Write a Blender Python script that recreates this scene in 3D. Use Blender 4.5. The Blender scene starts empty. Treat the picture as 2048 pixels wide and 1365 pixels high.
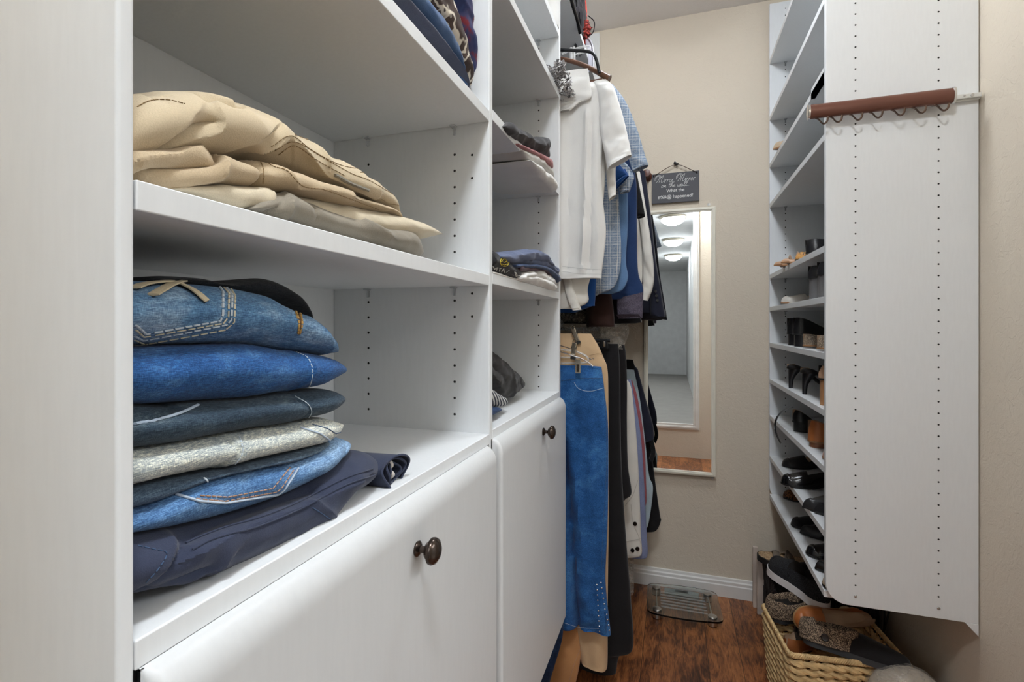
import bpy, bmesh, math, random
from mathutils import Vector, Matrix, noise
from mathutils.bvhtree import BVHTree

# ------------------------------------------------------------------ camera, world, exposure
scene = bpy.context.scene
COL = scene.collection
FPX, CX, HY, CAMZ = 1001.0, 1024.0, 651.0, 1.328
TH = math.atan((1350.0 - 1024.0) / FPX)
SN, CS = math.sin(TH), math.cos(TH)
cam_d = bpy.data.cameras.new('camera')
cam = bpy.data.objects.new('camera', cam_d)
COL.objects.link(cam)
cam.location = (0, 0, CAMZ)
cam.rotation_euler = (math.pi / 2, 0, TH)
cam_d.sensor_width = 36.0
cam_d.lens = 36.0 * FPX / 2048.0
cam_d.shift_y = -(682.5 - HY) / 2048.0
cam_d.clip_start = 0.02
scene.camera = cam
world = bpy.data.worlds.new('world')
scene.world = world
world.use_nodes = True
world.node_tree.nodes['Background'].inputs[0].default_value = (0.9, 0.93, 1.0, 1)
world.node_tree.nodes['Background'].inputs[1].default_value = 0.4
scene.view_settings.view_transform = 'Standard'
scene.view_settings.look = 'None'
scene.view_settings.gamma = 1.0
scene.view_settings.use_curve_mapping = False
scene.view_settings.exposure = 0.13
LAMP_CLOSET = 41.0     # emission strength of the dome lamps in the closet
LAMP_NEAR = 82.0
LAMP_HALL = 42.0
# added fill lamp, shining in through the made-up doorway out of frame right
bl = bpy.data.lights.new('fill_lamp', 'AREA'); bl.shape = 'RECTANGLE'; bl.size = 1.2; bl.size_y = 1.6; bl.energy = 50; bl.color = (0.93, 0.98, 1.03)
blo = bpy.data.objects.new('fill_lamp', bl); COL.objects.link(blo); blo.location = (2.2, 0.5, 2.8)

def lin(c):
    return tuple(((x / 255.0) / 12.92 if x / 255.0 <= 0.04045 else ((x / 255.0 + 0.055) / 1.055) ** 2.4) for x in c)

# ------------------------------------------------------------------ measured points -> world
def ray(px, py):
    t = (px - CX) / FPX
    return Vector((CS * t - SN, SN * t + CS, -(py - HY) / FPX))
def onx(px, py, X):
    d = ray(px, py); k = X / d.x
    return Vector((X, d.y * k, CAMZ + d.z * k))
def ony(px, py, Y):
    d = ray(px, py); k = Y / d.y
    return Vector((d.x * k, Y, CAMZ + d.z * k))
def onz(px, py, Z):
    d = ray(px, py); k = (Z - CAMZ) / d.z
    return Vector((d.x * k, d.y * k, Z))

# ------------------------------------------------------------------ object helpers
def tag(o, label=None, cat=None, group=None, kind=None):
    if label: o['label'] = label
    if cat: o['category'] = cat
    if group: o['group'] = group
    if kind: o['kind'] = kind
    return o
def thing(name, label, cat, loc=(0, 0, 0), group=None):
    o = bpy.data.objects.new(name, None)
    COL.objects.link(o)
    o.location = loc
    o.empty_display_size = 0.03
    return tag(o, label, cat, group)
def wloc(o):
    v = Vector((0, 0, 0))
    while o is not None:
        v = v + o.location; o = o.parent
    return v
def mk(name, vf, mats, parent=None, smooth=True, mi=None, bevel=0, subd=0, world=True):
    v, f = vf
    off = wloc(parent) if (parent is not None and world) else Vector((0, 0, 0))
    me = bpy.data.meshes.new(name)
    WN = bool(bevel) and smooth
    me.from_pydata([tuple(Vector(p) - off) for p in v], [], f)
    if not isinstance(mats, (list, tuple)): mats = [mats]
    for m in mats: me.materials.append(m)
    if mi:
        for i, p in enumerate(me.polygons): p.material_index = mi[i]
    bm = bmesh.new(); bm.from_mesh(me)
    bmesh.ops.recalc_face_normals(bm, faces=bm.faces)
    if bevel:
        es = [e for e in bm.edges if len(e.link_faces) == 2 and e.calc_face_angle(0) > 0.6]
        bmesh.ops.bevel(bm, geom=es, offset=bevel, segments=3, profile=0.5, affect='EDGES', clamp_overlap=True)
    bm.to_mesh(me); bm.free()
    if smooth:
        for p in me.polygons: p.use_smooth = True
        try: me.set_sharp_from_angle(angle=math.radians(40))
        except Exception: pass
    o = bpy.data.objects.new(name, me)
    COL.objects.link(o)
    if parent is not None: o.parent = parent
    if WN:
        md = o.modifiers.new('weighted', 'WEIGHTED_NORMAL'); md.keep_sharp = True
    if subd:
        md = o.modifiers.new('subd', 'SUBSURF'); md.levels = subd; md.render_levels = subd
    return o
def struct(name, vf, m, **k):
    o = mk(name, vf, m, **k); o['kind'] = 'structure'; return o
def join(*parts):
    V, F = [], []
    for v, f in parts:
        n = len(V); V += [Vector(p) for p in v]; F += [tuple(i + n for i in q) for q in f]
    return V, F
def box(x0, x1, y0, y1, z0, z1):
    v = [(x, y, z) for x in (x0, x1) for y in (y0, y1) for z in (z0, z1)]
    return v, [(0, 1, 3, 2), (4, 6, 7, 5), (0, 4, 5, 1), (2, 3, 7, 6), (0, 2, 6, 4), (1, 5, 7, 3)]
def xform(vf, M):
    return [M @ Vector(p) for p in vf[0]], vf[1]
def frames(pts, closed=False):
    n = len(pts); T = []
    for i in range(n):
        a = pts[(i - 1) % n] if (closed or i > 0) else pts[0]
        b = pts[(i + 1) % n] if (closed or i < n - 1) else pts[-1]
        d = b - a
        T.append(d.normalized() if d.length > 1e-9 else Vector((0, 0, 1)))
    up = Vector((0, 0, 1)) if abs(T[0].z) < 0.9 else Vector((1, 0, 0))
    N = []; u = (up - T[0] * up.dot(T[0])).normalized()
    for t in T:
        u = (u - t * u.dot(t))
        u = u.normalized() if u.length > 1e-6 else Vector((1, 0, 0))
        N.append(u)
    return T, N
def tube(pts, r, n=8, closed=False, flat=1.0):
    pts = [Vector(p) for p in pts]
    T, N = frames(pts, closed); V = []; F = []
    R = r if isinstance(r, (list, tuple)) else [r] * len(pts)
    for i, p in enumerate(pts):
        B = T[i].cross(N[i])
        for k in range(n):
            a = 2 * math.pi * k / n
            V.append(p + N[i] * math.cos(a) * R[i] * flat + B * math.sin(a) * R[i])
    m = len(pts)
    for i in range(m if closed else m - 1):
        j = (i + 1) % m
        for k in range(n):
            F.append((i * n + k, i * n + (k + 1) % n, j * n + (k + 1) % n, j * n + k))
    if not closed:
        F.append(tuple(range(n))[::-1]); F.append(tuple((m - 1) * n + k for k in range(n)))
    return V, F
def smooth_path(pts, n):
    pts = [Vector(p) for p in pts]; out = []
    if len(pts) < 3:
        return [pts[0].lerp(pts[-1], i / n) for i in range(n + 1)]
    P = [pts[0] * 2 - pts[1]] + pts + [pts[-1] * 2 - pts[-2]]
    segs = len(pts) - 1
    for i in range(n + 1):
        t = i / n * segs; k = min(int(t), segs - 1); u = t - k
        a, b, c, d = P[k], P[k + 1], P[k + 2], P[k + 3]
        out.append(0.5 * ((2 * b) + (c - a) * u + (2 * a - 5 * b + 4 * c - d) * u * u + (3 * b - a - 3 * c + d) * u ** 3))
    return out
def lathe(prof, M, n=32):
    V = []; F = []
    for r, z in prof:
        for k in range(n):
            a = 2 * math.pi * k / n
            V.append(M @ Vector((r * math.cos(a), r * math.sin(a), z)))
    for i in range(len(prof) - 1):
        for k in range(n):
            F.append((i * n + k, i * n + (k + 1) % n, (i + 1) * n + (k + 1) % n, (i + 1) * n + k))
    F.append(tuple(range(n))[::-1]); F.append(tuple((len(prof) - 1) * n + k for k in range(n)))
    return V, F
def loft(secs, closed=True, cap=True):
    n = len(secs[0]); V = []; F = []
    for s in secs: V += [Vector(p) for p in s]
    for i in range(len(secs) - 1):
        for k in range(n if closed else n - 1):
            F.append((i * n + k, i * n + (k + 1) % n, (i + 1) * n + (k + 1) % n, (i + 1) * n + k))
    if cap and closed:
        F.append(tuple(range(n))[::-1]); F.append(tuple((len(secs) - 1) * n + k for k in range(n)))
    return V, F
def prism(poly, axis, a, b):
    n = len(poly)
    def P(p, t):
        return {'x': (t, p[0], p[1]), 'y': (p[0], t, p[1]), 'z': (p[0], p[1], t)}[axis]
    V = [P(p, a) for p in poly] + [P(p, b) for p in poly]
    F = [tuple(range(n)), tuple(range(n, 2 * n))[::-1]] + [(i, (i + 1) % n, n + (i + 1) % n, n + i) for i in range(n)]
    return V, F
def ss(a, b, x):
    t = max(0.0, min(1.0, (x - a) / (b - a))) if b != a else float(x > a)
    return t * t * (3 - 2 * t)
def interp(tab, x):
    if x <= tab[0][0]: return tab[0][1]
    for (a, p), (b, q) in zip(tab, tab[1:]):
        if x <= b:
            return p + (q - p) * ((x - a) / (b - a) if b > a else 1)
    return tab[-1][1]
def interp_s(tab, x):
    # monotone-ish smooth interpolation
    n = len(tab)
    if x <= tab[0][0]: return tab[0][1]
    if x >= tab[-1][0]: return tab[-1][1]
    for i in range(n - 1):
        a, p = tab[i]; b, q = tab[i + 1]
        if x <= b:
            m0 = (q - tab[i - 1][1]) / (b - tab[i - 1][0]) if i > 0 else (q - p) / (b - a)
            m1 = (tab[i + 2][1] - p) / (tab[i + 2][0] - a) if i < n - 2 else (q - p) / (b - a)
            h = b - a; t = (x - a) / h
            return ((2 * t ** 3 - 3 * t ** 2 + 1) * p + (t ** 3 - 2 * t ** 2 + t) * h * m0
                    + (-2 * t ** 3 + 3 * t ** 2) * q + (t ** 3 - t ** 2) * h * m1)

# ------------------------------------------------------------------ materials
MATS = {}
class NT:
    def __init__(self, name):
        self.m = bpy.data.materials.new(name); self.m.use_nodes = True
        self.t = self.m.node_tree; self.p = self.t.nodes['Principled BSDF']
        self.co = None
    def n(self, ty, **k):
        x = self.t.nodes.new(ty)
        for a, b in k.items(): setattr(x, a, b)
        return x
    def l(self, a, b): self.t.links.new(a, b)
    def coord(self, scale=(1, 1, 1), rot=(0, 0, 0)):
        if self.co is None: self.co = self.n('ShaderNodeTexCoord')
        mp = self.n('ShaderNodeMapping'); mp.inputs['Scale'].default_value = scale; mp.inputs['Rotation'].default_value = rot
        self.l(self.co.outputs['Object'], mp.inputs[0]); return mp.outputs[0]
    def noise(self, scale, detail=2, rough=0.5, sc=(1, 1, 1), rot=(0, 0, 0), dist=0):
        x = self.n('ShaderNodeTexNoise'); x.inputs['Scale'].default_value = scale
        x.inputs['Detail'].default_value = detail; x.inputs['Roughness'].default_value = rough
        x.inputs['Distortion'].default_value = dist
        self.l(self.coord(sc, rot), x.inputs['Vector']); return x.outputs[0]
    def wave(self, scale, direc='X', sc=(1, 1, 1), dist=0, prof='SIN', rot=(0, 0, 0), dscale=1):
        x = self.n('ShaderNodeTexWave', bands_direction=direc, wave_profile=prof); x.inputs['Scale'].default_value = scale
        x.inputs['Distortion'].default_value = dist; x.inputs['Detail Scale'].default_value = dscale
        self.l(self.coord(sc, rot), x.inputs['Vector']); return x.outputs[1]
    def ramp(self, src, stops, const=False):
        r = self.n('ShaderNodeValToRGB'); e = r.color_ramp.elements
        if const: r.color_ramp.interpolation = 'CONSTANT'
        while len(e) < len(stops): e.new(0.5)
        for i, (p, c) in enumerate(stops):
            e[i].position = p; e[i].color = tuple(c) + (1,) if len(c) == 3 else c
        self.l(src, r.inputs[0]); return r.outputs[0]
    def mix(self, fac, a, b, mode='MIX'):
        x = self.n('ShaderNodeMix', data_type='RGBA', blend_type=mode)
        for val, i in ((fac, 0), (a, 6), (b, 7)):
            if isinstance(val, (int, float)): x.inputs[i].default_value = val
            elif isinstance(val, tuple): x.inputs[i].default_value = val + (1,) if len(val) == 3 else val
            else: self.l(val, x.inputs[i])
        return x.outputs[2]
    def math(self, op, a, b):
        x = self.n('ShaderNodeMath', operation=op)
        for i, val in enumerate((a, b)):
            if isinstance(val, (int, float)): x.inputs[i].default_value = val
            else: self.l(val, x.inputs[i])
        return x.outputs[0]
    def bump(self, src, dist=0.001, strength=1.0):
        b = self.n('ShaderNodeBump'); b.inputs['Distance'].default_value = dist; b.inputs['Strength'].default_value = strength
        self.l(src, b.inputs['Height']); self.l(b.outputs[0], self.p.inputs['Normal'])
    def base(self, c):
        if isinstance(c, tuple): self.p.inputs['Base Color'].default_value = c + (1,)
        else: self.l(c, self.p.inputs['Base Color'])
    def set(self, **k):
        for a, b in k.items():
            self.p.inputs[a.replace('_', ' ')].default_value = b
        return self.m

def plain(name, rgb, rough=0.5, metal=0.0, bump=None, spec=0.5, var=0.05, vscale=8):
    if name in MATS: return MATS[name]
    t = NT(name); c = lin(rgb)
    nz = t.noise(vscale, 3)
    lo = tuple(x * (1 - var) for x in c); hi = tuple(min(1, x * (1 + var)) for x in c)
    t.base(t.ramp(nz, [(0.3, lo), (0.7, hi)]))
    t.set(Roughness=rough, Metallic=metal); t.p.inputs['Specular IOR Level'].default_value = spec
    if bump: t.bump(t.noise(bump[0], 3), bump[1])
    MATS[name] = t.m; return t.m
def cotton(name, rgb, var=0.10, weave=900, rough=0.9, sheen=0.15):
    if name in MATS: return MATS[name]
    t = NT(name); c = lin(rgb)
    f = t.math('ADD', t.math('MULTIPLY', t.noise(12, 4), 0.6), t.math('MULTIPLY', t.noise(weave, 1), 0.4))
    lo = tuple(x * (1 - var) for x in c); hi = tuple(min(1, x * (1 + var)) for x in c)
    t.base(t.ramp(f, [(0.32, lo), (0.68, hi)]))
    t.set(Roughness=rough, Sheen_Weight=sheen); t.p.inputs['Specular IOR Level'].default_value = 0.2
    t.bump(f, 0.0006)
    MATS[name] = t.m; return t.m
def denim(name, dark, mid, light, fade=0.5, weave=620, axis='y'):
    if name in MATS: return MATS[name]
    t = NT(name)
    big = t.noise(7, 5, 0.6, dist=0.4)
    med = t.noise(45, 4, 0.65, sc=(1, 0.5, 1.6))
    f = t.math('ADD', t.math('MULTIPLY', big, 0.7), t.math('MULTIPLY', med, 0.3))
    col = t.ramp(f, [(0.34, lin(dark)), (0.34 + 0.3 * (1 - fade) + 0.02, lin(mid)), (0.66, lin(light))])
    thr = t.noise(weave, 1, 0.5, sc=(0.35, 0.35, 2.2), rot=(0.9, 0, 0))
    thr2 = t.noise(weave, 1, 0.5, sc=(1, 2.2, 0.4))
    w = t.math('ADD', t.math('MULTIPLY', thr, 0.6), t.math('MULTIPLY', thr2, 0.4))
    wc = t.ramp(w, [(0.36, (0.55, 0.6, 0.68)), (0.5, (1, 1, 1)), (0.68, (1.9, 1.8, 1.65))])
    t.base(t.mix(1.0, col, wc, 'MULTIPLY'))
    t.set(Roughness=0.9, Sheen_Weight=0.1); t.p.inputs['Specular IOR Level'].default_value = 0.2
    t.bump(w, 0.0008)
    MATS[name] = t.m; return t.m
def plaid(name, base, c1, c2, s1=14, s2=31, fx='X'):
    if name in MATS: return MATS[name]
    t = NT(name)
    def bands(scale, direc, pos, wid, amt):
        return t.math('MULTIPLY', t.ramp(t.wave(scale, direc, dist=0.25, dscale=2), [(0.0, (0, 0, 0)), (pos, (0, 0, 0)), (min(1, pos + wid), (1, 1, 1))]), amt)
    b = t.ramp(t.noise(260, 3, .6), [(0.35, lin(c2)), (0.65, lin(base))])
    for sc, pos, wid, col, amt in ((9.5, .93, .04, c1, .75), (9.5, .45, .2, c2, .35), (19, .96, .03, c1, .4)):
        b = t.mix(bands(sc, fx, pos, wid, amt), b, lin(col)); b = t.mix(bands(sc * .9, 'Z', pos, wid, amt), b, lin(col))
    t.base(b); t.set(Roughness=0.9); t.p.inputs['Specular IOR Level'].default_value = 0.2
    t.bump(t.noise(700, 2), 0.0005)
    MATS[name] = t.m; return t.m
def stripes(name, a, b, scale, direc='Z', width=0.5, dist=0.5):
    if name in MATS: return MATS[name]
    t = NT(name)
    t.base(t.ramp(t.wave(scale, direc, dist=dist), [(0, lin(a)), (width - 0.04, lin(a)), (width + 0.04, lin(b)), (1, lin(b))]))
    t.set(Roughness=0.9); t.bump(t.noise(600, 2), 0.0005)
    MATS[name] = t.m; return t.m
def mottled(name, stops, scale, rough=0.9, bump=0.001, detail=3, spec=0.3, sc=(1, 1, 1)):
    if name in MATS: return MATS[name]
    t = NT(name); f = t.noise(scale, detail, 0.6, sc=sc)
    t.base(t.ramp(f, [(p, lin(c)) for p, c in stops])); t.set(Roughness=rough)
    t.p.inputs['Specular IOR Level'].default_value = spec
    if bump: t.bump(f, bump)
    MATS[name] = t.m; return t.m
def leather(name, rgb, rough=0.35, var=0.12):
    return plain(name, rgb, rough, 0, (350, 0.0003), 0.5, var, 18)

# room surfaces
def m_wall():
    t = NT('wall_plaster'); c = lin((221, 209, 191))
    t.base(t.ramp(t.noise(3, 3), [(0.3, tuple(x * 0.97 for x in c)), (0.7, c)]))
    t.set(Roughness=0.75); t.p.inputs['Specular IOR Level'].default_value = 0.3
    a = t.noise(28, 4, 0.55, dist=1.2)
    r = t.ramp(a, [(0.42, (0, 0, 0)), (0.52, (1, 1, 1)), (0.6, (0.6, 0.6, 0.6))])
    t.bump(t.mix(0.5, r, t.noise(220, 2)), 0.0012, 0.8)
    return t.m
def m_ceiling():
    t = NT('ceiling_plaster'); t.base(lin((236, 230, 225))); t.set(Roughness=0.85)
    t.bump(t.noise(60, 5, 0.7, dist=1.0), 0.004, 0.7); return t.m
def m_white(name='white_melamine', rgb=(229, 231, 232), rough=0.42):
    t = NT(name); c = lin(rgb)
    g = t.noise(160, 2, 0.5, sc=(1, 1, 0.15))
    t.base(t.ramp(g, [(0.3, tuple(x * 0.975 for x in c)), (0.7, c)])); t.set(Roughness=rough)
    t.p.inputs['Specular IOR Level'].default_value = 0.35
    t.bump(g, 0.00025, 0.6); return t.m
def m_floor():
    t = NT('dark_wood_planks')
    br = t.n('ShaderNodeTexBrick'); br.offset = 0.37; br.inputs['Scale'].default_value = 1.0
    br.inputs['Brick Width'].default_value = 1.25; br.inputs['Row Height'].default_value = 0.125
    br.inputs['Mortar Size'].default_value = 0.0012; br.inputs['Color1'].default_value = (0.15, 0.15, 0.15, 1)
    br.inputs['Color2'].default_value = (0.85, 0.85, 0.85, 1); br.inputs['Mortar'].default_value = (0, 0, 0, 1)
    t.l(t.coord(rot=(0, 0, math.pi / 2)), br.inputs['Vector'])
    g1 = t.noise(9, 6, 0.7, sc=(3.2, 0.7, 1), dist=1.6)
    g2 = t.noise(60, 4, 0.6, sc=(4, 0.35, 1), dist=0.6)
    g3 = t.noise(4.5, 3, 0.5, dist=1.0)
    f = t.math('ADD', t.math('MULTIPLY', g1, 0.62), t.math('MULTIPLY', g2, 0.38))
    f = t.math('ADD', f, t.math('MULTIPLY', t.math('SUBTRACT', g3, 0.5), 0.35))
    f = t.math('ADD', f, t.math('MULTIPLY', t.math('SUBTRACT', br.outputs[0], 0.5), 0.10))
    c = t.ramp(f, [(0.32, lin((48, 25, 16))), (0.42, lin((96, 54, 32))), (0.53, lin((150, 92, 52))), (0.70, lin((190, 128, 78)))])
    c = t.mix(t.math('MULTIPLY', br.outputs[1], 0.8), c, (0.01, 0.006, 0.004))
    t.base(c); t.set(Roughness=0.32); t.bump(t.math('SUBTRACT', f, br.outputs[1]), 0.0015, 0.7)
    return t.m
WALL, CEIL, WHITE, FLOOR = m_wall(), m_ceiling(), m_white(), m_floor()
TRIM = plain('trim_paint', (232, 230, 226), 0.4)
EDGE = m_white('white_edge_band', (229, 231, 232), 0.38)
HALLW = plain('hall_wall_paint', (222, 222, 220), 0.8)
HOLE = plain('pin_hole', (30, 28, 26), 0.9)
BRONZE = plain('dark_bronze', (74, 64, 58), 0.22, 0.85, None, 0.5, 0.2, 60)
CHROME = plain('chrome', (205, 205, 205), 0.15, 1.0)
BLACKM = plain('black_metal', (32, 32, 34), 0.3, 0.6)
THREAD_C = plain('cream_thread', (214, 205, 180), 0.9)
THREAD_W = plain('white_thread', (196, 206, 214), 0.9)
THREAD_G = plain('gold_thread', (190, 150, 84), 0.8)
THREAD_O = plain('orange_thread', (176, 138, 112), 0.9)
THREAD_K = plain('khaki_thread', (146, 122, 88), 0.9)
THREAD_B = plain('dark_blue_thread', (60, 82, 112), 0.9)
# ------------------------------------------------------------------ the room
XL, XR, YB, YF, ZC = -0.70, 0.79, 2.66, -0.28, 2.885
struct('floor', box(XL - .1, XR + .1, YF - 7.5, YB + .1, -0.1, 0), FLOOR, smooth=False)
struct('ceiling', box(XL - .1, XR + .1, YF - 0.06, YB + .1, ZC, ZC + .1), CEIL, smooth=False)
struct('wall_left', box(XL - .1, XL, YF - .1, YB + .1, 0, ZC), WALL, smooth=False)
# right wall; its unseen doorway and the room behind are added for fill light
DY0, DY1, DZ = 0.02, 0.92, 2.08
struct('wall_right', join(box(XR, XR + .1, DY1, YB + .1, 0, ZC), box(XR, XR + .1, YF - .1, DY0, 0, ZC), box(XR, XR + .1, DY0, DY1, DZ, ZC)), WALL, smooth=False)
struct('trim_2', join(box(XR - .014, XR, DY0 - .06, DY0, 0, DZ + .06), box(XR - .014, XR, DY1, DY1 + .06, 0, DZ + .06), box(XR - .014, XR, DY0, DY1, DZ, DZ + .06)), TRIM, smooth=False, bevel=.003)
struct('wall_fill_room_far', box(3.4, 3.5, -1.6, 2.6, 0, ZC), HALLW, smooth=False)
struct('wall_fill_room_south', box(XR + .1, 3.4, -1.7, -1.6, 0, ZC), HALLW, smooth=False)
struct('wall_fill_room_north', box(XR + .1, 3.4, 2.6, 2.7, 0, ZC), HALLW, smooth=False)
struct('wall_fill_room_floor', box(XR + .1, 3.5, -1.7, 2.7, -.1, 0), plain('fill_room_carpet', (196, 190, 180), .95), smooth=False)
struct('wall_fill_room_ceiling', box(XR + .1, 3.5, -1.7, 2.7, ZC, ZC + .1), HALLW, smooth=False)
struct('wall_back', box(XL, XR, YB, YB + .1, 0, ZC), WALL, smooth=False)
# wall behind the camera, with a cased opening to a long white passage (seen only in the mirror)
OX0, OX1, OZ0, OZ1 = -0.38, 0.235, 0.30, 2.70
struct('wall_front', join(box(OX1, XR, YF - .1, YF, 0, ZC), box(XL, OX0, YF - .1, YF, 0, ZC),
       box(OX0, OX1, YF - .1, YF, 0, OZ0), box(OX0, OX1, YF - .1, YF, OZ1, ZC)), WALL, smooth=False)
cw = 0.055
struct('trim_1', join(box(OX1 - cw, OX1 + .005, YF, YF + .02, OZ0 - .005, OZ1), box(OX0 - .005, OX0 + cw, YF, YF + .02, OZ0 - .005, OZ1),
       box(OX0 + cw, OX1 - cw, YF, YF + .02, OZ0 - .005, OZ0 + cw),
       box(OX1 - cw * .6, OX1 - .01, YF + .02, YF + .028, OZ0 + .01, OZ1),
       box(OX0 + cw * .6, OX1 - cw * .6, YF + .02, YF + .028, OZ0 + .01, OZ0 + .03)), TRIM, smooth=False, bevel=.003)
struct('wall_passage_left', box(-1.15, -1.05, -8, YF - .1, 0, ZC), HALLW, smooth=False)
struct('wall_passage_right', box(0.27, 0.37, -8, YF - .1, 0, ZC), HALLW, smooth=False)
struct('wall_passage_end', box(-1.15, 0.37, -8.0, -7.9, 0, ZC), HALLW, smooth=False)
struct('wall_passage_base', box(-1.15, 0.37, -8.0, YF - .1, 0.2, OZ0), plain('passage_base_paint', (150, 146, 140), .8), smooth=False)
struct('wall_passage_ceiling', box(-1.15, 0.37, -8.0, YF - .06, ZC, ZC + .1), HALLW, smooth=False)
# baseboard with stepped profile
bp = [(YB, 0), (YB - .016, 0), (YB - .016, .055), (YB - .013, .06), (YB - .013, .072), (YB - .009, .078), (YB - .007, .089), (YB, .091)]
struct('baseboard_back', prism([(y, z) for y, z in bp], 'x', XL, XR), TRIM, smooth=False)
bp2 = [(XR, 0), (XR - .016, 0), (XR - .016, .055), (XR - .013, .06), (XR - .013, .072), (XR - .007, .089), (XR, .091)]
struct('baseboard_right', prism(bp2, 'y', DY1 + .06, YB - .016), TRIM, smooth=False)

# ceiling lights
def emis(name, col, st):
    t = NT(name)
    nz = t.wave(40, 'X', dist=1.5)
    t.base((0.9, 0.9, 0.9)); t.p.inputs['Emission Color'].default_value = col + (1,)
    t.p.inputs['Emission Strength'].default_value = st; t.set(Roughness=0.4)
    t.bump(nz, 0.002); return t.m
GLOW = emis('frosted_glass_lit', (0.915, 0.98, 1.05), LAMP_CLOSET)
GLOWN = emis('frosted_glass_lit_near', (0.915, 0.98, 1.05), LAMP_NEAR)
GLOWH = emis('frosted_glass_lit_passage', (0.915, 0.98, 1.05), LAMP_HALL)
def dome(x, y, label, g, R=0.155):
    t = thing('ceiling_light', label, 'ceiling light', (x, y, ZC), 'domed ceiling lights')
    M = Matrix.Translation((x, y, ZC))
    mk('base_ring', lathe([(R * .9, 0), (R + .02, -.002), (R + .022, -.018), (R + .008, -.034), (R, -.036), (R * .8, -.03)], M, 48),
       plain('brushed_nickel', (200, 190, 172), .35, .8), t)
    prof = []
    for i in range(13):
        a = i / 12 * math.pi / 2
        prof.append((max(.001, (R - .004) * math.cos(a)), -.032 - .085 * math.sin(a)))
    V, F = lathe(prof, M, 48)
    for q in range(len(V)):
        v = V[q]; d = v - Vector((x, y, ZC)); a = math.atan2(d.y, d.x)
        k = 1 + .025 * math.cos(a * 12); V[q] = Vector((x + d.x * k, y + d.y * k, v.z))
    mk('glass_shade', (V, F), g, t)
    mk('finial', lathe([(.001, -.135), (.008, -.13), (.011, -.124), (.006, -.117), (.012, -.113)], M, 16), MATS['brushed_nickel'], t)
dome(0.04, 1.62, 'domed ceiling light above the shoe shelves end of the aisle', GLOW)
dome(0.04, -0.05, 'domed ceiling light above the near end of the aisle', GLOWN)
for y, w in ((-1.80, 'topmost dome light seen in the wall mirror'), (-3.5, 'middle one of three dome lights seen in the wall mirror'), (-5.2, 'lowest of three dome lights seen in the wall mirror')):
    dome(-0.03, y, w, GLOWH)

# ------------------------------------------------------------------ left shelving unit
XFR, XBK = -0.340, XL + 0.003
def holes(axis_y, xs, zs, face=-1, r=.0026):
    V = []; F = []
    for x in xs:
        for z in zs:
            n = len(V)
            for k in range(8):
                a = k * math.pi / 4
                V.append(Vector((x + r * math.cos(a), axis_y + face * .0004, z + r * math.sin(a))))
            F.append(tuple(range(n, n + 8)))
    return V, F
def panel(name, vf, hv, parent, bevel=.002, extra=None):
    o = mk(name, vf, [EDGE if False else WHITE], parent, bevel=bevel)
    if hv and extra: hv = join(hv, extra)
    if hv:
        h = mk('pin_holes', hv, HOLE, o, smooth=False)
        h['kind'] = 'stuff'; h['label'] = 'rows of small dark shelf pin holes'
    return o
unit = thing('closet_shelving', 'tall white built-in shelving with clothes shelves above two hamper doors on the left', 'shelving', (XFR, .23, .43))
UZ0, UZ1 = 0.43, 2.80
panel('side_panel', box(XBK, XFR, .2265, .238, UZ0, UZ1), None, unit, .003)
d1 = panel('divider_panel', box(XBK, XFR, .9035, .9215, UZ0, UZ1),
           holes(.9035, (-.413, -.610), [1.6965 - .032 * k for k in range(-5, 18) if not (-.5 < k < .3)]), unit, extra=holes(.9035, (-.376,), [1.66 - .045 * k for k in (0, 1, 6, 7)]))
panel('divider_panel', box(XBK, XFR, 1.514, 1.533, UZ0, UZ1),
      holes(1.514, (-.405,), [2.0 - .032 * k for k in range(-6, 28)]), unit)
mk('back_panel', box(XL + .0005, XBK, .238, 1.514, UZ0, UZ1), WHITE, unit, smooth=False)
CLEAR = None
def m_clear(name='clear_plastic', alpha=0.45, rough=.15, tint=(235, 238, 240)):
    t = NT(name); t.base(lin(tint)); t.set(Roughness=rough)
    t.p.inputs['Alpha'].default_value = alpha
    return t.m
PIN = m_clear('clear_shelf_pin', .35)
def shelf(y0, y1, zt, th=.0195, x0=XBK, x1=XFR, parent=None, pins=(), pinside=1):
    o = mk('shelf', box(x0, x1, y0 + .0008, y1 - .0008, zt - th, zt), WHITE, parent, bevel=.0012)
    for px in pins:
        yy = y1 if pinside > 0 else y0
        s = -1 if pinside > 0 else 1
        mk('shelf_pin', join(box(px - .006, px + .006, min(yy, yy + s * .012), max(yy, yy + s * .012), zt - th - .004, zt - th - .0006),
                             box(px - .003, px + .003, min(yy, yy + s * .004), max(yy, yy + s * .004), zt - th - .018, zt - th - .004)), PIN, o, bevel=.001)
    return o
for zt in (1.425, 1.741, 2.06, 2.38):
    shelf(.238, .9035, zt, .0205, parent=unit, pins=(-.413, -.610))
for zt in (1.430, 1.752, 2.052, 2.240, 2.50):
    shelf(.9215, 1.514, zt, .021, parent=unit, pins=(-.405,))
ct = mk('counter_shelf', join(box(XBK, XFR, .238, .9035, 1.098, 1.1185), box(XBK, XFR, .9215, 1.514, 1.103, 1.1235)), WHITE, unit, bevel=.0015)
mk('bottom_panel', box(XBK, XFR, .238, 1.514, UZ0, UZ0 + .019), WHITE, unit, smooth=False)
DOORM = m_white('white_thermofoil', (208, 209, 209), .38)
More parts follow.
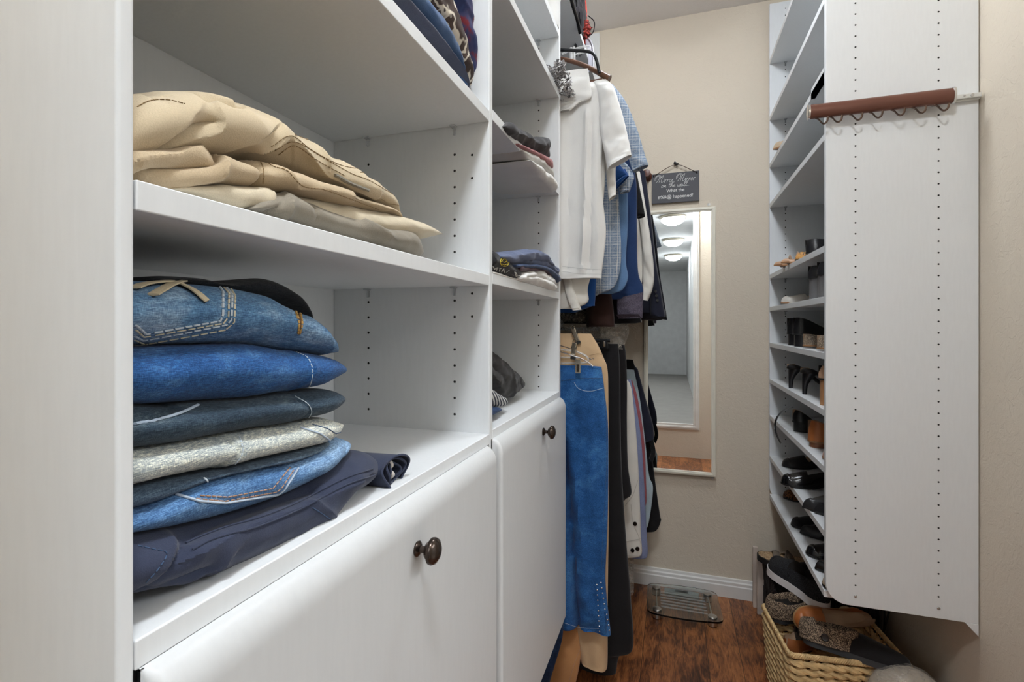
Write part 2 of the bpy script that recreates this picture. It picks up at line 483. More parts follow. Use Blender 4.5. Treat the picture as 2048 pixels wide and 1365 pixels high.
def door(y0, y1, zt, kx):
    r = .020; xb, xf = XFR + .0005, -.318
    prof = [(xb, UZ0 + .004), (xf - .004, UZ0 + .004), (xf, UZ0 + .008), (xf, UZ0 + .012), (xf, zt - r * 1.5 - .002)]
    prof += [(xf - r + r * math.cos(a), zt - r * 1.5 + r * 1.5 * math.sin(a)) for a in [i / 8 * math.pi / 2 for i in range(9)]]
    prof += [(xb, zt)]
    n = 3; secs = []
    for y, ins in ((y0, .008), (y0 + .002, .003), (y0 + .006, 0), (y0 + .0085, 0), (y1 - .0085, 0), (y1 - .006, 0), (y1 - .002, .003), (y1, .008)):
        secs.append([(x - (ins if x > xb + .004 else 0), y, z) for x, z in prof])
    o = mk('hamper_door', loft(secs), DOORM, unit)
    M = Matrix.Translation((xf, kx[0], kx[1])) @ Matrix.Rotation(math.pi / 2, 4, 'Y')
    R = .0165
    pr = [(.001, 0), (.0095, 0), (.0100, .002), (.0085, .0035), (.0045, .006), (.0042, .012), (.006, .0135), (.010, .0145), (.0115, .0165), (.0125, .018), (R, .0205), (R * 1.03, .0235), (R * .93, .0275), (R * .6, .031), (R * .25, .0325), (.001, .0328)]
    mk('knob', lathe(pr, M, 32), BRONZE, o)['label'] = 'dark bronze round knob'
k1 = onx(834, 1098, -.318); k2 = onx(1086, 864, -.318)
door(.24, .889, 1.099, (k1.y, k1.z))
door(.9135, 1.512, 1.106, (k2.y, k2.z))

# ------------------------------------------------------------------ hanging section between the shelving and the back wall
hs = thing('hanging_shelf', 'high white shelf over the hanging clothes, loaded with hats and hangers', 'shelf', (XL, 1.53, 2.42))
mk('shelf', box(XL, XFR, 1.5335, 2.62, 2.424, 2.444), WHITE, hs, bevel=.0015)
mk('side_panel', box(XL, -.377, 2.638, 2.6595, 1.30, 2.866), WHITE, hs, bevel=.002)
RX = -.43
def rod(label, z, nm='hanging_rod'):
    t = thing(nm, label, 'rod', (RX, 1.533, z))
    mk('pole', tube([(RX, 1.534, z), (RX, 2.637, z)], .0165, 20), CHROME, t)
    for y in (1.536, 2.634):
        mk('flange', tube([(RX, y - .002, z), (RX, y + .003, z)], .027, 20), CHROME, t)
rod('upper metal hanging rod carrying shirts, under the high shelf', 2.235)
rod('lower metal hanging rod carrying trousers, below the shirts', 1.335)

# ------------------------------------------------------------------ right shoe shelving unit
RXF, RXB = 0.423, XR - .003
ru = thing('shoe_shelving', 'tall white wall-hung shoe shelving with a drilled end panel facing us on the right', 'shelving', (RXF, 1.69, .51))
def rpanel(y0, y1, z0, z1, R=.055):
    pts = [(RXB, z0), (RXB, z1), (RXF, z1)]
    for i in range(9):
        a = i / 8 * math.pi / 2
        pts.append((RXF + R - R * math.cos(a), z0 + R - R * math.sin(a)))
    return prism(pts, 'y', y0, y1)
RZ0, RZ1 = 0.512, 2.84
p = mk('end_panel', rpanel(1.69, 1.709, RZ0, RZ1), WHITE, ru, bevel=.0015)
p['label'] = 'broad white end panel with two columns of pin holes'
zs = [.541 + .0319 * k for k in range(0, 72)]
h = mk('pin_holes', holes(1.69, (.498, .6965), [z for z in zs if not (1.935 < z < 1.99)]), HOLE, p, smooth=False); h['kind'] = 'stuff'
for x in (.498, .6965):
    M = Matrix.Translation((x, 1.69, .541)) @ Matrix.Rotation(math.pi / 2, 4, 'X')
    mk('screw', lathe([(.001, 0), (.004, .0), (.004, .002), (.0025, .003), (.001, .003)], M, 12), CHROME, p)
p2 = mk('far_panel', rpanel(2.612, 2.631, RZ0, RZ1), WHITE, ru, bevel=.0015)
h = mk('pin_holes', holes(2.612, (.489, .6965), [z for z in zs]), HOLE, p2, smooth=False); h['kind'] = 'stuff'
mk('back_panel', box(RXB, XR - .0005, 1.709, 2.612, RZ0 + .03, RZ1), WHITE, ru, smooth=False)
SH = {}
for i, zt in enumerate((2.575, 2.309, 2.088, 1.900, 1.566, 1.414, 1.246, 1.076, .907, .715, .536), 1):
    SH[i] = zt
    if i == 3:
        mk('shelf', join(box(RXF, RXB, 1.7095, 2.611, zt - .020, zt - .001), box(RXF, RXF + .012, 1.7095, 1.86, zt - .020, zt + .012)), WHITE, ru, smooth=False)
    else:
        shelf(1.709, 2.612, zt, .020, x0=RXF, x1=RXB, parent=ru, pins=(.489,))
SH[0] = 2.75
br = prism([(.756, .512), (.787, .512), (.787, .478)], 'y', 1.690, 1.709)
mk('wall_bracket', br, WHITE, ru, bevel=.001)['label'] = 'small white triangular foot at the wall'

# belt rack
BR = thing('belt_rack', 'brown metal belt rack with seven hooks mounted across the white end panel', 'belt rack', (.735, 1.66, 1.96))
xa, xb, yb = .365, .716, 1.655
a = ony(1617, 225, yb); b = ony(1906, 191, yb)
zr = (a.z + b.z) / 2
BROWN = plain('brown_anodised', (104, 66, 54), .32, .35, None, .5, .08)
def oval(x, ry, rz, n=24):
    return [(x, yb + ry * math.cos(2 * math.pi * k / n), zr + rz * math.sin(2 * math.pi * k / n)) for k in range(n)]
bar = mk('bar', loft([oval(a.x, .014, .0205), oval(b.x, .014, .0205)]), BROWN, BR)
for x in (a.x, b.x):
    mk('end_cap', loft([oval(x - .003, .013, .020), oval(x - .002, .0155, .0225), oval(x + .003, .0155, .0225), oval(x + .004, .013, .020)]), CHROME, BR)
for px in (1645, 1673, 1713, 1753, 1797, 1839, 1884):
    hx = ony(px, 240, yb).x; z0 = zr - .0195
    pts = smooth_path([(hx - .018, yb, z0), (hx - .010, yb - .001, z0 - .005), (hx - .003, yb - .004, z0 - .017), (hx + .003, yb - .007, z0 - .021), (hx + .009, yb - .010, z0 - .016), (hx + .011, yb - .012, z0 - .004)], 14)
    mk('hook', tube(pts, .0034, 8, flat=.6), plain('hook_metal', (110, 90, 80), .25, .8), BR)
mk('slide_rail', join(box(.60, .783, 1.676, 1.6895, zr - .009, zr + .009), box(b.x - .03, .783, 1.668, 1.676, zr - .006, zr + .006)), plain('rail_white_metal', (214, 214, 210), .3, .3), BR, bevel=.0015)
mk('rail_screw', join(tube([(.762, 1.665, zr), (.762, 1.668, zr)], .004, 10), tube([(.745, 1.665, zr), (.745, 1.668, zr)], .0025, 8)), CHROME, BR)
mk('rail_mount', box(.68, .70, 1.668, 1.69, zr - .012, zr + .012), CHROME, BR, bevel=.001)

# ------------------------------------------------------------------ back wall: mirror, sign, peg
def m_mirror():
    t = NT('mirror_glass'); t.base((.93, .94, .93)); t.set(Metallic=1.0, Roughness=0.0); return t.m
MX0, MX1, MZ0, MZ1 = -.150, .189, .585, 1.912
mir = thing('wall_mirror', 'tall rectangular wall mirror in a thin cream frame on the back wall', 'mirror', (.02, YB - .001, MZ0))
fw, fd = .020, .018
frame_mat = plain('cream_frame', (236, 230, 214), .4)
MT = Matrix.Translation((0, YB - .004, MZ0)) @ Matrix.Rotation(math.radians(0.55), 4, 'X') @ Matrix.Translation((0, -YB, -MZ0))
MT = Matrix.Translation((0, YB - .020, MZ0)) @ Matrix.Rotation(math.radians(-0.55), 4, 'X') @ Matrix.Translation((0, -YB, -MZ0))
def fr(x0, x1, z0, z1, y0, y1): return box(x0, x1, YB + y0, YB + y1, z0, z1)
g = join(fr(MX0, MX0 + fw, MZ0, MZ1, -.012, .003), fr(MX1 - fw, MX1, MZ0, MZ1, -.012, .003), fr(MX0 + fw, MX1 - fw, MZ0, MZ0 + fw, -.012, .003), fr(MX0 + fw, MX1 - fw, MZ1 - fw, MZ1, -.012, .003),
         fr(MX0 + .006, MX0 + .014, MZ0 + .006, MZ1 - .006, -.016, -.012), fr(MX1 - .014, MX1 - .006, MZ0 + .006, MZ1 - .006, -.016, -.012), fr(MX0 + .014, MX1 - .014, MZ0 + .006, MZ0 + .014, -.016, -.012), fr(MX0 + .014, MX1 - .014, MZ1 - .014, MZ1 - .006, -.016, -.012))
mk('frame', xform(g, MT), frame_mat, mir, bevel=.0015)
mk('mirror_pane', xform(fr(MX0 + fw - .002, MX1 - fw + .002, MZ0 + fw - .002, MZ1 - fw + .002, -.006, .001), MT), m_mirror(), mir, smooth=False)
for x, z in ((MX1 - .03, MZ1), (MX1 - .012, MZ0)):
    s = 1 if z > 1 else -1
    mk('mirror_clip', join(tube([(x, YB - .001, z + s * .012), (x, YB - .012, z + s * .012)], .007, 14), tube([(x, YB - .012, z + s * .012), (x, YB - .0145, z + s * .012)], .004, 10)), PIN, mir)

SLATE = plain('slate_paint', (84, 84, 88), .7)
sign = thing('wall_sign', 'small dark grey hanging sign with white mirror joke lettering above the mirror', 'sign', (.0, YB - .012, 1.95))
sx0, sx1, sz0, sz1 = -.112, .114, 1.946, 2.096
mk('board', box(sx0, sx1, YB - .016, YB - .010, sz0, sz1), SLATE, sign, bevel=.001)
RIB = plain('brown_ribbon', (116, 98, 84), .6)
nail = Vector((0.004, YB - .014, 2.137))
for sx in (-1, 1):
    e = Vector((sx * .103, YB - .018, 2.087))
    pts = smooth_path([nail, nail.lerp(e, .3) + Vector((0, -.004, .004)), nail.lerp(e, .7) + Vector((0, -.002, .001)), e], 12)
    mk('ribbon', tube(pts, [.0028 + .0025 * math.sin(math.pi * i / 12) for i in range(13)], 8, flat=.3), RIB, sign)
    mk('ribbon_knot', tube([e + Vector((0, .003, .004)), e, e + Vector((0, -.002, -.004))], .0035, 8), plain('dark_knot', (40, 34, 32), .6), sign)
mk('nail', tube([(nail.x, YB, nail.z + .003), (nail.x, YB - .024, nail.z + .006)], .003, 10), BLACKM, sign)
mk('bow', join(tube(smooth_path([nail, nail + Vector((-.004, -.003, .012)), nail + Vector((-.008, -.003, .004)), nail], 8), .0035, 6), tube(smooth_path([nail, nail + Vector((.006, -.003, -.004)), nail + Vector((.010, -.003, .003)), nail], 8), .0035, 6)), plain('dark_knot', (40, 34, 32), .6), sign)
def text(body, size, x, z, shear=0.0, bold=0.0, xs=1.0, extr=.0004, y=YB - .0166, mat=None, parent=None, name='lettering', R=None, fit=None):
    cu = bpy.data.curves.new(name, 'FONT'); cu.body = body; cu.size = size; cu.shear = shear; cu.offset = bold
    cu.align_x = 'CENTER'; cu.extrude = extr
    o = bpy.data.objects.new(name, cu); COL.objects.link(o)
    dg = bpy.context.evaluated_depsgraph_get(); me = bpy.data.meshes.new_from_object(o.evaluated_get(dg))
    bpy.data.objects.remove(o)
    M = Matrix.Translation((x, y, z)) @ Matrix.Rotation(math.pi / 2, 4, 'X') @ Matrix.Diagonal((xs, 1, 1, 1))
    if R is not None: M = R @ Matrix.Diagonal((xs, 1, 1, 1))
    if fit:
        xx = [q.co.x for q in me.vertices]; M = M @ Matrix.Diagonal((fit / (max(xx) - min(xx)) / xs, 1, 1, 1))
    v = [M @ q.co for q in me.vertices]; f = [tuple(p.vertices) for p in me.polygons]
    return mk(name, (v, f), mat, parent, smooth=False)
LET = plain('white_lettering', (228, 228, 226), .7)
text('What the', .0225, 0.002, 2.000, 0, .0002, 1.0, mat=LET, parent=sign, fit=.086)
text('#%&@ happened?', .0225, 0.002, 1.969, 0, .0002, 1.0, mat=LET, parent=sign, fit=.168)
# hand-drawn script lines
GL = {
 'M': ([(.02, .55), (.0, .8), (.25, .95), (.35, .6), (.12, .1), (.02, .02)], [(.35, .9), (.5, .95), (.42, .3), (.38, .05)], [(.45, .6), (.75, 1.0), (.78, .9), (.62, .3), (.66, .02), (.82, .08)], [(-.1, .3), (-.12, .75), (.15, 1.05), (.45, 1.0), (.55, .75)]),
 'i': ([(0, .12), (.1, .4), (.08, .05), (.2, .1)], [(.13, .56), (.14, .58)]),
 'r': ([(.02, .0), (.07, .38)], [(.06, .22), (.13, .37), (.22, .36)]),
 'o': ([(.12, .38), (.0, .2), (.08, .01), (.22, .15), (.18, .36), (.12, .38)],),
 'n': ([(0, .02), (.08, .38), (.03, .05), (.2, .38), (.2, .05), (.32, .1)],),
 't': ([(.13, .75), (.06, .12), (.12, .01), (.22, .1)], [(0, .45), (.24, .48)]),
 'h': ([(0, .02), (.12, .8), (.2, .85), (.14, .5), (.03, .03)], [(.05, .1), (.2, .38), (.2, .05), (.32, .1)]),
 'e': ([(0, .15), (.18, .25), (.14, .38), (.02, .22), (.08, .02), (.24, .12)],),
 'w': ([(0, .35), (.04, .05), (.15, .1), (.2, .35), (.2, .05), (.33, .12), (.36, .38)],),
 'a': ([(.2, .34), (.08, .38), (0, .15), (.1, .02), (.2, .3), (.2, .05), (.32, .1)],),
 'l': ([(0, .1), (.16, .6), (.16, .85), (.08, .7), (.06, .1), (.12, .01), (.22, .1)],),
 ',': ([(.06, .04), (.02, -.12)],), '.': ([(.03, .02), (.05, .03)],), ' ': ()}
AD = {'M': .86, 'i': .17, 'r': .25, 'o': .27, 'n': .3, 't': .2, 'h': .3, 'e': .22, 'w': .36, 'a': .3, 'l': .2, ',': .14, '.': .12, ' ': .22}
def script(s, size, x0, z, width, rise=0.0):
    tot = sum(AD[c] for c in s); k = width / tot; cx = 0; parts = []
    for c in s:
        for st in GL[c]:
            pts = [Vector((x0 + (cx + u + v * .12) * k, YB - .0168, z + v * size)) for u, v in st]
            parts.append(tube(smooth_path(pts, 4 * len(pts)), .0009 if c != '.' else .0013, 5))
        cx += AD[c]
    mk('lettering', join(*parts), LET, sign)
script('Mirror, Mirror', .036, -.094, 2.050, .190)
script('on the wall...', .030, -.067, 2.024, .140)

peg = thing('wall_peg', 'brown turned wooden peg on the back wall beside the grey sign', 'peg', (-.132, YB, 2.095))
M = Matrix.Translation((-.135, YB, 2.09)) @ Matrix.Rotation(math.pi / 2, 4, 'X')
mk('peg', lathe([(.001, 0), (.024, 0), (.024, .008), (.016, .014), (.013, .05), (.018, .062), (.018, .075), (.001, .078)], M, 24), plain('brown_wood', (92, 50, 38), .35), peg)
# ------------------------------------------------------------------ cloth builders
def fold(top, bot, Xf, depth, R=None, N=110, M=34, amp=.003, fy=14, fz=30, seed=0, creases=(), taper=.03, e=1.0, endr=.06, droop=0.0, lean=0.0, tuck=0.85):
    """folded garment lying on a shelf: rounded fold towards the aisle; outlines given on the plane X=Xf"""
    T = sorted([(onx(px, py, Xf).y, onx(px, py, Xf).z) for px, py in top])
    B = sorted([(onx(px, py, Xf).y, onx(px, py, Xf).z) for px, py in bot])
    y0 = max(T[0][0], B[0][0]); y1 = min(max(T[-1][0], B[-1][0]), max(T[-1][0], B[-1][0]))
    y0 = min(T[0][0], B[0][0])
    y0 = max(y0, .2405) if y0 < .8 else max(y0, .9235)
    CR = []
    for pts, a, w in creases:
        CR.append(([(onx(px, py, Xf).y, onx(px, py, Xf).z) for px, py in pts], a, w))
    secs = []; so = Vector((seed * 7.31, seed * 3.17, seed * 1.73))
    for i in range(N + 1):
        u = i / N; y = y0 + (y1 - y0) * u
        zt, zb = interp_s(T, y), interp_s(B, y)
        zt = min(zt, 2.02); zb = min(zb, 2.0)
        endf = min(1.0, math.sqrt(max(0, 1 - (1 - min(u, 1 - u) / endr) ** 2))) if min(u, 1 - u) < endr else 1.0
        hh = max(.0006, (zt - zb) / 2) ; zm = (zt + zb) / 2
        hh = hh * (.35 + .65 * endf)
        r = R if R else min(.05, hh * 1.15)
        xf = Xf - taper * (max(0, (u - .72) / .28) ** 2.2)
        pts = []
        for k in range(M + 1):
            a = -math.pi / 2 + math.pi * k / M
            ca, sa = math.cos(a), math.sin(a)
            px = xf - r + r * (abs(ca) ** e)
            pz = zm + hh * sa
            if lean: px -= lean * (sa + 1) / 2
            nrm = Vector((ca / max(r, .003), 0, sa / max(hh, .003))).normalized()
            q = Vector((px, y, pz))
            w = amp * (noise.fractal(Vector((y * fy, pz * fz, px * 6)) + so, .8, 2.0, 3))
            rg = 1 - abs(noise.noise(Vector((y * fy * .6 + pz * 18, pz * fz * .8 - y * 5, 2.0)) + so)) * 3
            w += amp * .55 * max(-1, rg)
            for cp, ca_, cw_ in CR:
                dm = 1e9; side = 1
                for (ay, az), (by, bz) in zip(cp, cp[1:]):
                    ly, lz = by - ay, bz - az; L2 = ly * ly + lz * lz + 1e-12
                    t = max(0, min(1, ((y - ay) * ly + (pz - az) * lz) / L2))
                    dy, dz = y - ay - t * ly, pz - az - t * lz
                    d = math.hypot(dy, dz)
                    if d < dm: dm = d; side = 1 if (ly * dz - lz * dy) >= 0 else -1
                if ca_ > 0: w += ca_ * 1.15 * math.exp(-(dm / (cw_ * .85 if side < 0 else cw_ * 2.1)) ** .95)
                else: w += ca_ * math.exp(-(dm / (cw_ if side > 0 else cw_ * .7)) ** 1.1)
            w = min(w, .0115) if R and R > .08 else w
            fadeb = .25 + .75 * max(0, ca)
            q = q + nrm * w * fadeb * min(1, hh / .004)
            q.z = max(q.z, min(zb, zt) - .0015) if ca < .3 and sa < 0 else q.z
            pts.append(q)
        for fx in (.3, .7, 1.0):
            xx = xf - r - (depth - r) * fx
            pts.append(Vector((xx, y, zm + hh * (tuck if fx < 1 else .6))))
        for fx in (1.0, .7, .3):
            xx = xf - r - (depth - r) * fx
            pts.append(Vector((xx, y, zm - hh * (tuck if fx < 1 else .6))))
        secs.append(pts)
    return loft(secs)
def bvh_of(o):
    off = wloc(o); me = o.data
    return BVHTree.FromPolygons([v.co + off for v in me.vertices], [tuple(p.vertices) for p in me.polygons])
CAMP = Vector((0, 0, CAMZ))
def drawn(o, pts, n=60, straight=False):
    """points lying on the cloth surface of o along a line"""
    tr = bvh_of(o) if not isinstance(o, BVHTree) else o
    P = [Vector((a, b, 0)) for a, b in pts]
    pp = smooth_path(P, n) if not straight else [P[min(int(i / n * (len(P) - 1)), len(P) - 2)].lerp(P[min(int(i / n * (len(P) - 1)), len(P) - 2) + 1], i / n * (len(P) - 1) - min(int(i / n * (len(P) - 1)), len(P) - 2)) for i in range(n + 1)]
    out = []
    for p in pp:
        h = tr.ray_cast(CAMP, ray(p.x, p.y).normalized())
        if h[0] is not None: out.append((h[0], -h[1] if h[1].dot(ray(p.x, p.y)) > 0 else h[1]))
    return out
def stitch(o, lines, r, mat, name='stitching', dash=None, straight=False, n=60, flat=.7, label=None):
    tr = bvh_of(o); parts = []
    for pts in lines:
        P = drawn(tr, pts, n * (3 if dash else 1), straight)
        if len(P) < 2: continue
        runs = [[]]; prev = None
        for q, nn in P:
            if prev is not None and (q - prev).length > .03: runs.append([])
            runs[-1].append(q + nn * r * .5); prev = q
        for run in runs:
            if len(run) < 2: continue
            if dash:
                acc = 0; cur = [run[0]]; on = True
                for a, b in zip(run, run[1:]):
                    acc += (b - a).length; cur.append(b)
                    if acc > (dash[0] if on else dash[1]):
                        if on and len(cur) >= 2: parts.append(tube(cur, r, 5, flat=flat))
                        cur = [b]; acc = 0; on = not on
                if on and len(cur) >= 2: parts.append(tube(cur, r, 5, flat=flat))
            else: parts.append(tube(run, r, 6, flat=flat))
    if not parts: return None
    s = mk(name, join(*parts), mat, o)
    if label: s['label'] = label
    return s
def patch(o, poly, mat, name, lift=.0008, n=14, label=None):
    """small fabric piece lying on the cloth: quad given by 4 corners"""
    tr = bvh_of(o); a, b, c, d = [Vector((x, y, 0)) for x, y in poly]
    V = []; ok = True; F = []
    for i in range(n + 1):
        for j in range(n + 1):
            u, v = i / n, j / n
            p = a.lerp(b, u).lerp(d.lerp(c, u), v); h = tr.ray_cast(CAMP, ray(p.x, p.y).normalized())
            if h[0] is None:
                V.append(V[-1] if V else CAMP); ok = False if not V else ok; continue
            nn = h[1] if h[1].dot(ray(p.x, p.y)) < 0 else -h[1]
            edge = min(i, j, n - i, n - j)
            V.append(h[0] + nn * (lift if edge > 0 else -lift * .3))
    for i in range(n):
        for j in range(n):
            F.append((i * (n + 1) + j, i * (n + 1) + j + 1, (i + 1) * (n + 1) + j + 1, (i + 1) * (n + 1) + j))
    s = mk(name, (V, F), mat, o)
    if label: s['label'] = label
    return s
def garment(name, label, cat, mat, group=None, **k):
    o = mk(name, fold(**k), mat)
    return tag(o, label, cat, group)

# ---- denim and cotton
D_LIGHT = denim('denim_light_blue', (50, 86, 126), (86, 124, 160), (164, 184, 202), .6)
D_MID = denim('denim_mid_blue', (28, 62, 108), (42, 86, 140), (92, 136, 182), .5)
D_DARK = denim('denim_dark', (28, 42, 56), (52, 68, 82), (96, 110, 116), .45)
D_WASH = denim('denim_acid_wash', (134, 148, 160), (182, 188, 184), (212, 212, 200), .7)
D_SLATE = denim('denim_slate', (48, 64, 82), (74, 92, 110), (104, 120, 132), .5)
D_BRIGHT = denim('denim_bright_blue', (52, 90, 136), (84, 122, 166), (146, 176, 206), .6)
D_JEAN = denim('denim_stretch_blue', (26, 66, 116), (36, 84, 140), (62, 114, 168), .55, 800)
D_NAVYJ = denim('denim_navy_leg', (18, 36, 64), (30, 54, 90), (50, 80, 120), .5, 800)
D_BLACK = denim('denim_black', (20, 21, 24), (32, 34, 38), (52, 54, 60), .5)
NAVY = cotton('navy_twill', (52, 58, 78), .18, 1100)
KH1 = cotton('khaki_tan', (198, 181, 152), .12, 900)
KH2 = cotton('khaki_mid', (188, 168, 138), .12, 900)
KH3 = cotton('khaki_light', (204, 191, 166), .10, 900)
OLIVE = cotton('olive_taupe', (136, 128, 114), .14, 900)

JG = 'folded jeans stacked on the counter'
JX = -.362
j = garment('folded_trousers', 'dark navy cotton trousers with elastic waist at the bottom of the jeans stack', 'trousers', NAVY, JG,
    top=[(240, 1082), (270, 1078), (350, 1068), (450, 1048), (560, 1012), (650, 974), (705, 934), (740, 915), (775, 908), (800, 926)],
    bot=[(240, 1240), (270, 1225), (350, 1196), (450, 1165), (560, 1124), (640, 1086), (685, 1052), (720, 1006), (770, 976), (800, 950)],
    Xf=-.352, depth=.27, amp=.0022, seed=1, N=170, M=56, endr=.03, R=.045,
    creases=[([(285, 1200), (345, 1130), (385, 1085), (450, 1058), (560, 1020), (650, 985)], -.010, .007),
             ([(272, 1215), (330, 1140), (372, 1086)], .006, .004),
             ([(400, 1110), (520, 1055), (640, 1010), (720, 965)], .006, .006),
             ([(330, 1180), (400, 1165), (450, 1120), (445, 1130)], .006, .005),
             ([(300, 1196), (380, 1160), (420, 1140)], -.008, .006),
             ([(640, 1100), (690, 1060), (672, 1030), (630, 1010)], .004, .003)])
stitch(j, [[(372, 1088), (400, 1075), (450, 1056), (520, 1036), (600, 1004), (680, 962), (745, 938)], [(385, 1100), (430, 1078), (520, 1052), (610, 1014), (690, 972), (750, 950)]], .0012, NAVY, 'waistband_seam', label='gathered elastic waistband ridge')
stitch(j, [[(275, 1092), (310, 1100), (333, 1108), (315, 1140), (292, 1165)]], .0006, THREAD_B, 'pocket_stitching', dash=(.003, .0012))
stitch(j, [[(625, 1016), (662, 1040), (682, 1062), (672, 1082)]], .0007, THREAD_B, 'side_seam')
# open waist end
wp = onx(766, 944, -.372)
for i, (r, dy, dz) in enumerate(((.0235, 0, 0), (.0165, .001, .002), (.0105, .002, .001))):
    rings = []
    for q in range(9):
        xo = .020 - q * .018 - i * .003
        rings.append([Vector((wp.x + xo + .004 * math.sin(2 * a + i), wp.y + dy + r * 1.25 * math.cos(a) * (1 + .10 * math.sin(3 * a + i + q * .2)), wp.z + dz + .001 + r * .92 * math.sin(a) * (1 + .06 * math.sin(2 * a + q * .3)))) for a in [k_ / 40 * 2 * math.pi for k_ in range(40)]])
    V, F = loft(rings, cap=False)
    rim = tube(rings[0], .0016, 6, True)
    mk('waist_roll', join((V, F), rim), NAVY, j)['label'] = 'rolled end of the navy waistband'
wp = wp + Vector((.012, .006, .002))
mk('pocket_lining', tube(smooth_path([wp + Vector((-.004, -.004, .016)), wp + Vector((.002, -.006, .008)), wp + Vector((-.002, -.007, .002)), wp + Vector((.004, -.007, -.004)), wp + Vector((-.002, -.006, -.010))], 20), .0026, 8, flat=.5), cotton('cream_lining', (206, 198, 190)), j)['label'] = 'cream pocket lining peeping out'

j = garment('folded_jeans', 'bright blue jeans with a pale stitched back pocket edge, just above the navy trousers', 'jeans', D_BRIGHT, JG,
    top=[(240, 1032), (270, 1026), (330, 1008), (370, 986), (430, 962), (520, 940), (600, 924), (650, 904), (700, 884), (732, 880), (742, 890)],
    bot=[(240, 1082), (270, 1078), (350, 1064), (450, 1044), (560, 1010), (640, 972), (700, 932), (736, 906), (742, 898)], Xf=JX, depth=.26, amp=.0018, seed=2, N=130, M=40, R=.03, endr=.03,
    creases=[([(700, 915), (715, 895), (722, 882)], -.004, .004)])
stitch(j, [[(392, 998), (450, 1003), (552, 985), (562, 978), (588, 940)], [(400, 992), (455, 995), (545, 978), (580, 936)]], .0008, THREAD_O, 'pocket_stitching', dash=(.0035, .0012), straight=True)
stitch(j, [[(352, 990), (398, 1003), (450, 1006), (556, 989), (568, 980), (596, 938)]], .0014, plain('pale_denim_edge', (176, 190, 206), .9), 'pocket_edge', label='pale frayed edge of the back pocket', straight=True)
stitch(j, [[(712, 888), (728, 893), (738, 898)]], .0008, THREAD_O, 'hem_stitching', dash=(.003, .001))
j = garment('folded_jeans', 'thin slate blue jeans layer under the pale washed pair', 'jeans', D_SLATE, JG,
    top=[(240, 986), (270, 980), (400, 955), (500, 934), (600, 910), (680, 886), (700, 884)],
    bot=[(240, 1032), (270, 1027), (330, 1008), (370, 988), (430, 964), (520, 942), (600, 926), (660, 902), (702, 890)], Xf=JX - .004, depth=.26, amp=.0014, seed=3, R=.02, endr=.03)
stitch(j, [[(408, 957), (418, 966), (414, 972)]], .0008, THREAD_W, 'seam')
j = garment('folded_jeans', 'very pale washed jeans with a back pocket corner, in the middle of the stack', 'jeans', D_WASH, JG,
    top=[(240, 910), (270, 905), (350, 895), (450, 878), (560, 858), (620, 848), (680, 838), (715, 843), (727, 850)],
    bot=[(240, 986), (270, 980), (400, 955), (500, 934), (600, 910), (650, 896), (690, 884), (716, 868), (727, 856)], Xf=JX, depth=.26, amp=.0018, seed=4, N=130, M=40, R=.032, endr=.025,
    creases=[([(478, 874), (488, 905), (470, 935)], .003, .003), ([(468, 874), (478, 905), (460, 936)], -.003, .003)])
stitch(j, [[(478, 874), (486, 900), (478, 920), (462, 936)]], .0007, THREAD_W, 'side_seam', dash=(.003, .001))
stitch(j, [[(600, 856), (640, 868), (662, 882), (685, 878), (724, 852)]], .0012, plain('pale_denim_edge', (176, 190, 206), .9), 'pocket_edge', straight=True)
stitch(j, [[(625, 850), (655, 858), (672, 868), (690, 862), (712, 848)]], .0007, THREAD_B, 'pocket_stitching', straight=True)
j = garment('folded_jeans', 'dark grey-blue jeans under the mid blue pair', 'jeans', D_DARK, JG,
    top=[(240, 814), (270, 812), (360, 813), (450, 806), (560, 796), (620, 786), (690, 780), (720, 788), (731, 798)],
    bot=[(240, 910), (270, 905), (350, 895), (450, 878), (560, 858), (640, 842), (690, 830), (724, 814), (731, 806)], Xf=JX, depth=.26, amp=.002, seed=5, N=130, M=40, R=.036, endr=.025,
    creases=[([(610, 800), (624, 822), (618, 842)], -.003, .003), ([(272, 842), (330, 834), (380, 814)], -.006, .004)])
stitch(j, [[(590, 793), (615, 808), (623, 825), (612, 842)]], .0006, THREAD_W, 'side_seam')
stitch(j, [[(270, 850), (320, 840), (360, 828), (395, 812)]], .0016, plain('pale_denim_edge', (176, 190, 206), .9), 'waist_edge', label='pale worn waistband edge')
j = garment('folded_jeans', 'plain mid blue jeans with a thin white leg seam, second visible from the top', 'jeans', D_MID, JG,
    top=[(240, 698), (270, 697), (450, 690), (560, 690), (640, 705), (700, 714), (724, 724), (734, 738)],
    bot=[(240, 813), (270, 812), (350, 813), (450, 806), (560, 795), (640, 782), (700, 768), (728, 756), (734, 746)], Xf=JX + .002, depth=.26, amp=.0022, seed=6, N=130, M=44, R=.042, endr=.025,
    creases=[([(620, 705), (628, 740), (615, 785)], .0025, .003)])
stitch(j, [[(592, 704), (615, 716), (625, 740), (622, 765), (612, 784)]], .0006, THREAD_W, 'side_seam', dash=(.004, .0015))
j = garment('folded_jeans', 'light blue jeans with a crossed-strap embroidered back pocket on top of the stack', 'jeans', D_LIGHT, JG,
    top=[(240, 556), (270, 556), (350, 557), (420, 562), (520, 572), (580, 588), (640, 628), (690, 668), (718, 702)],
    bot=[(240, 698), (270, 697), (400, 692), (500, 690), (560, 692), (640, 706), (695, 714), (718, 708)], Xf=JX, depth=.25, amp=.0022, seed=7, N=170, M=56, R=.055, endr=.02,
    creases=[([(640, 640), (668, 680), (690, 705)], .003, .006), ([(590, 600), (612, 660), (600, 690)], -.002, .005)])
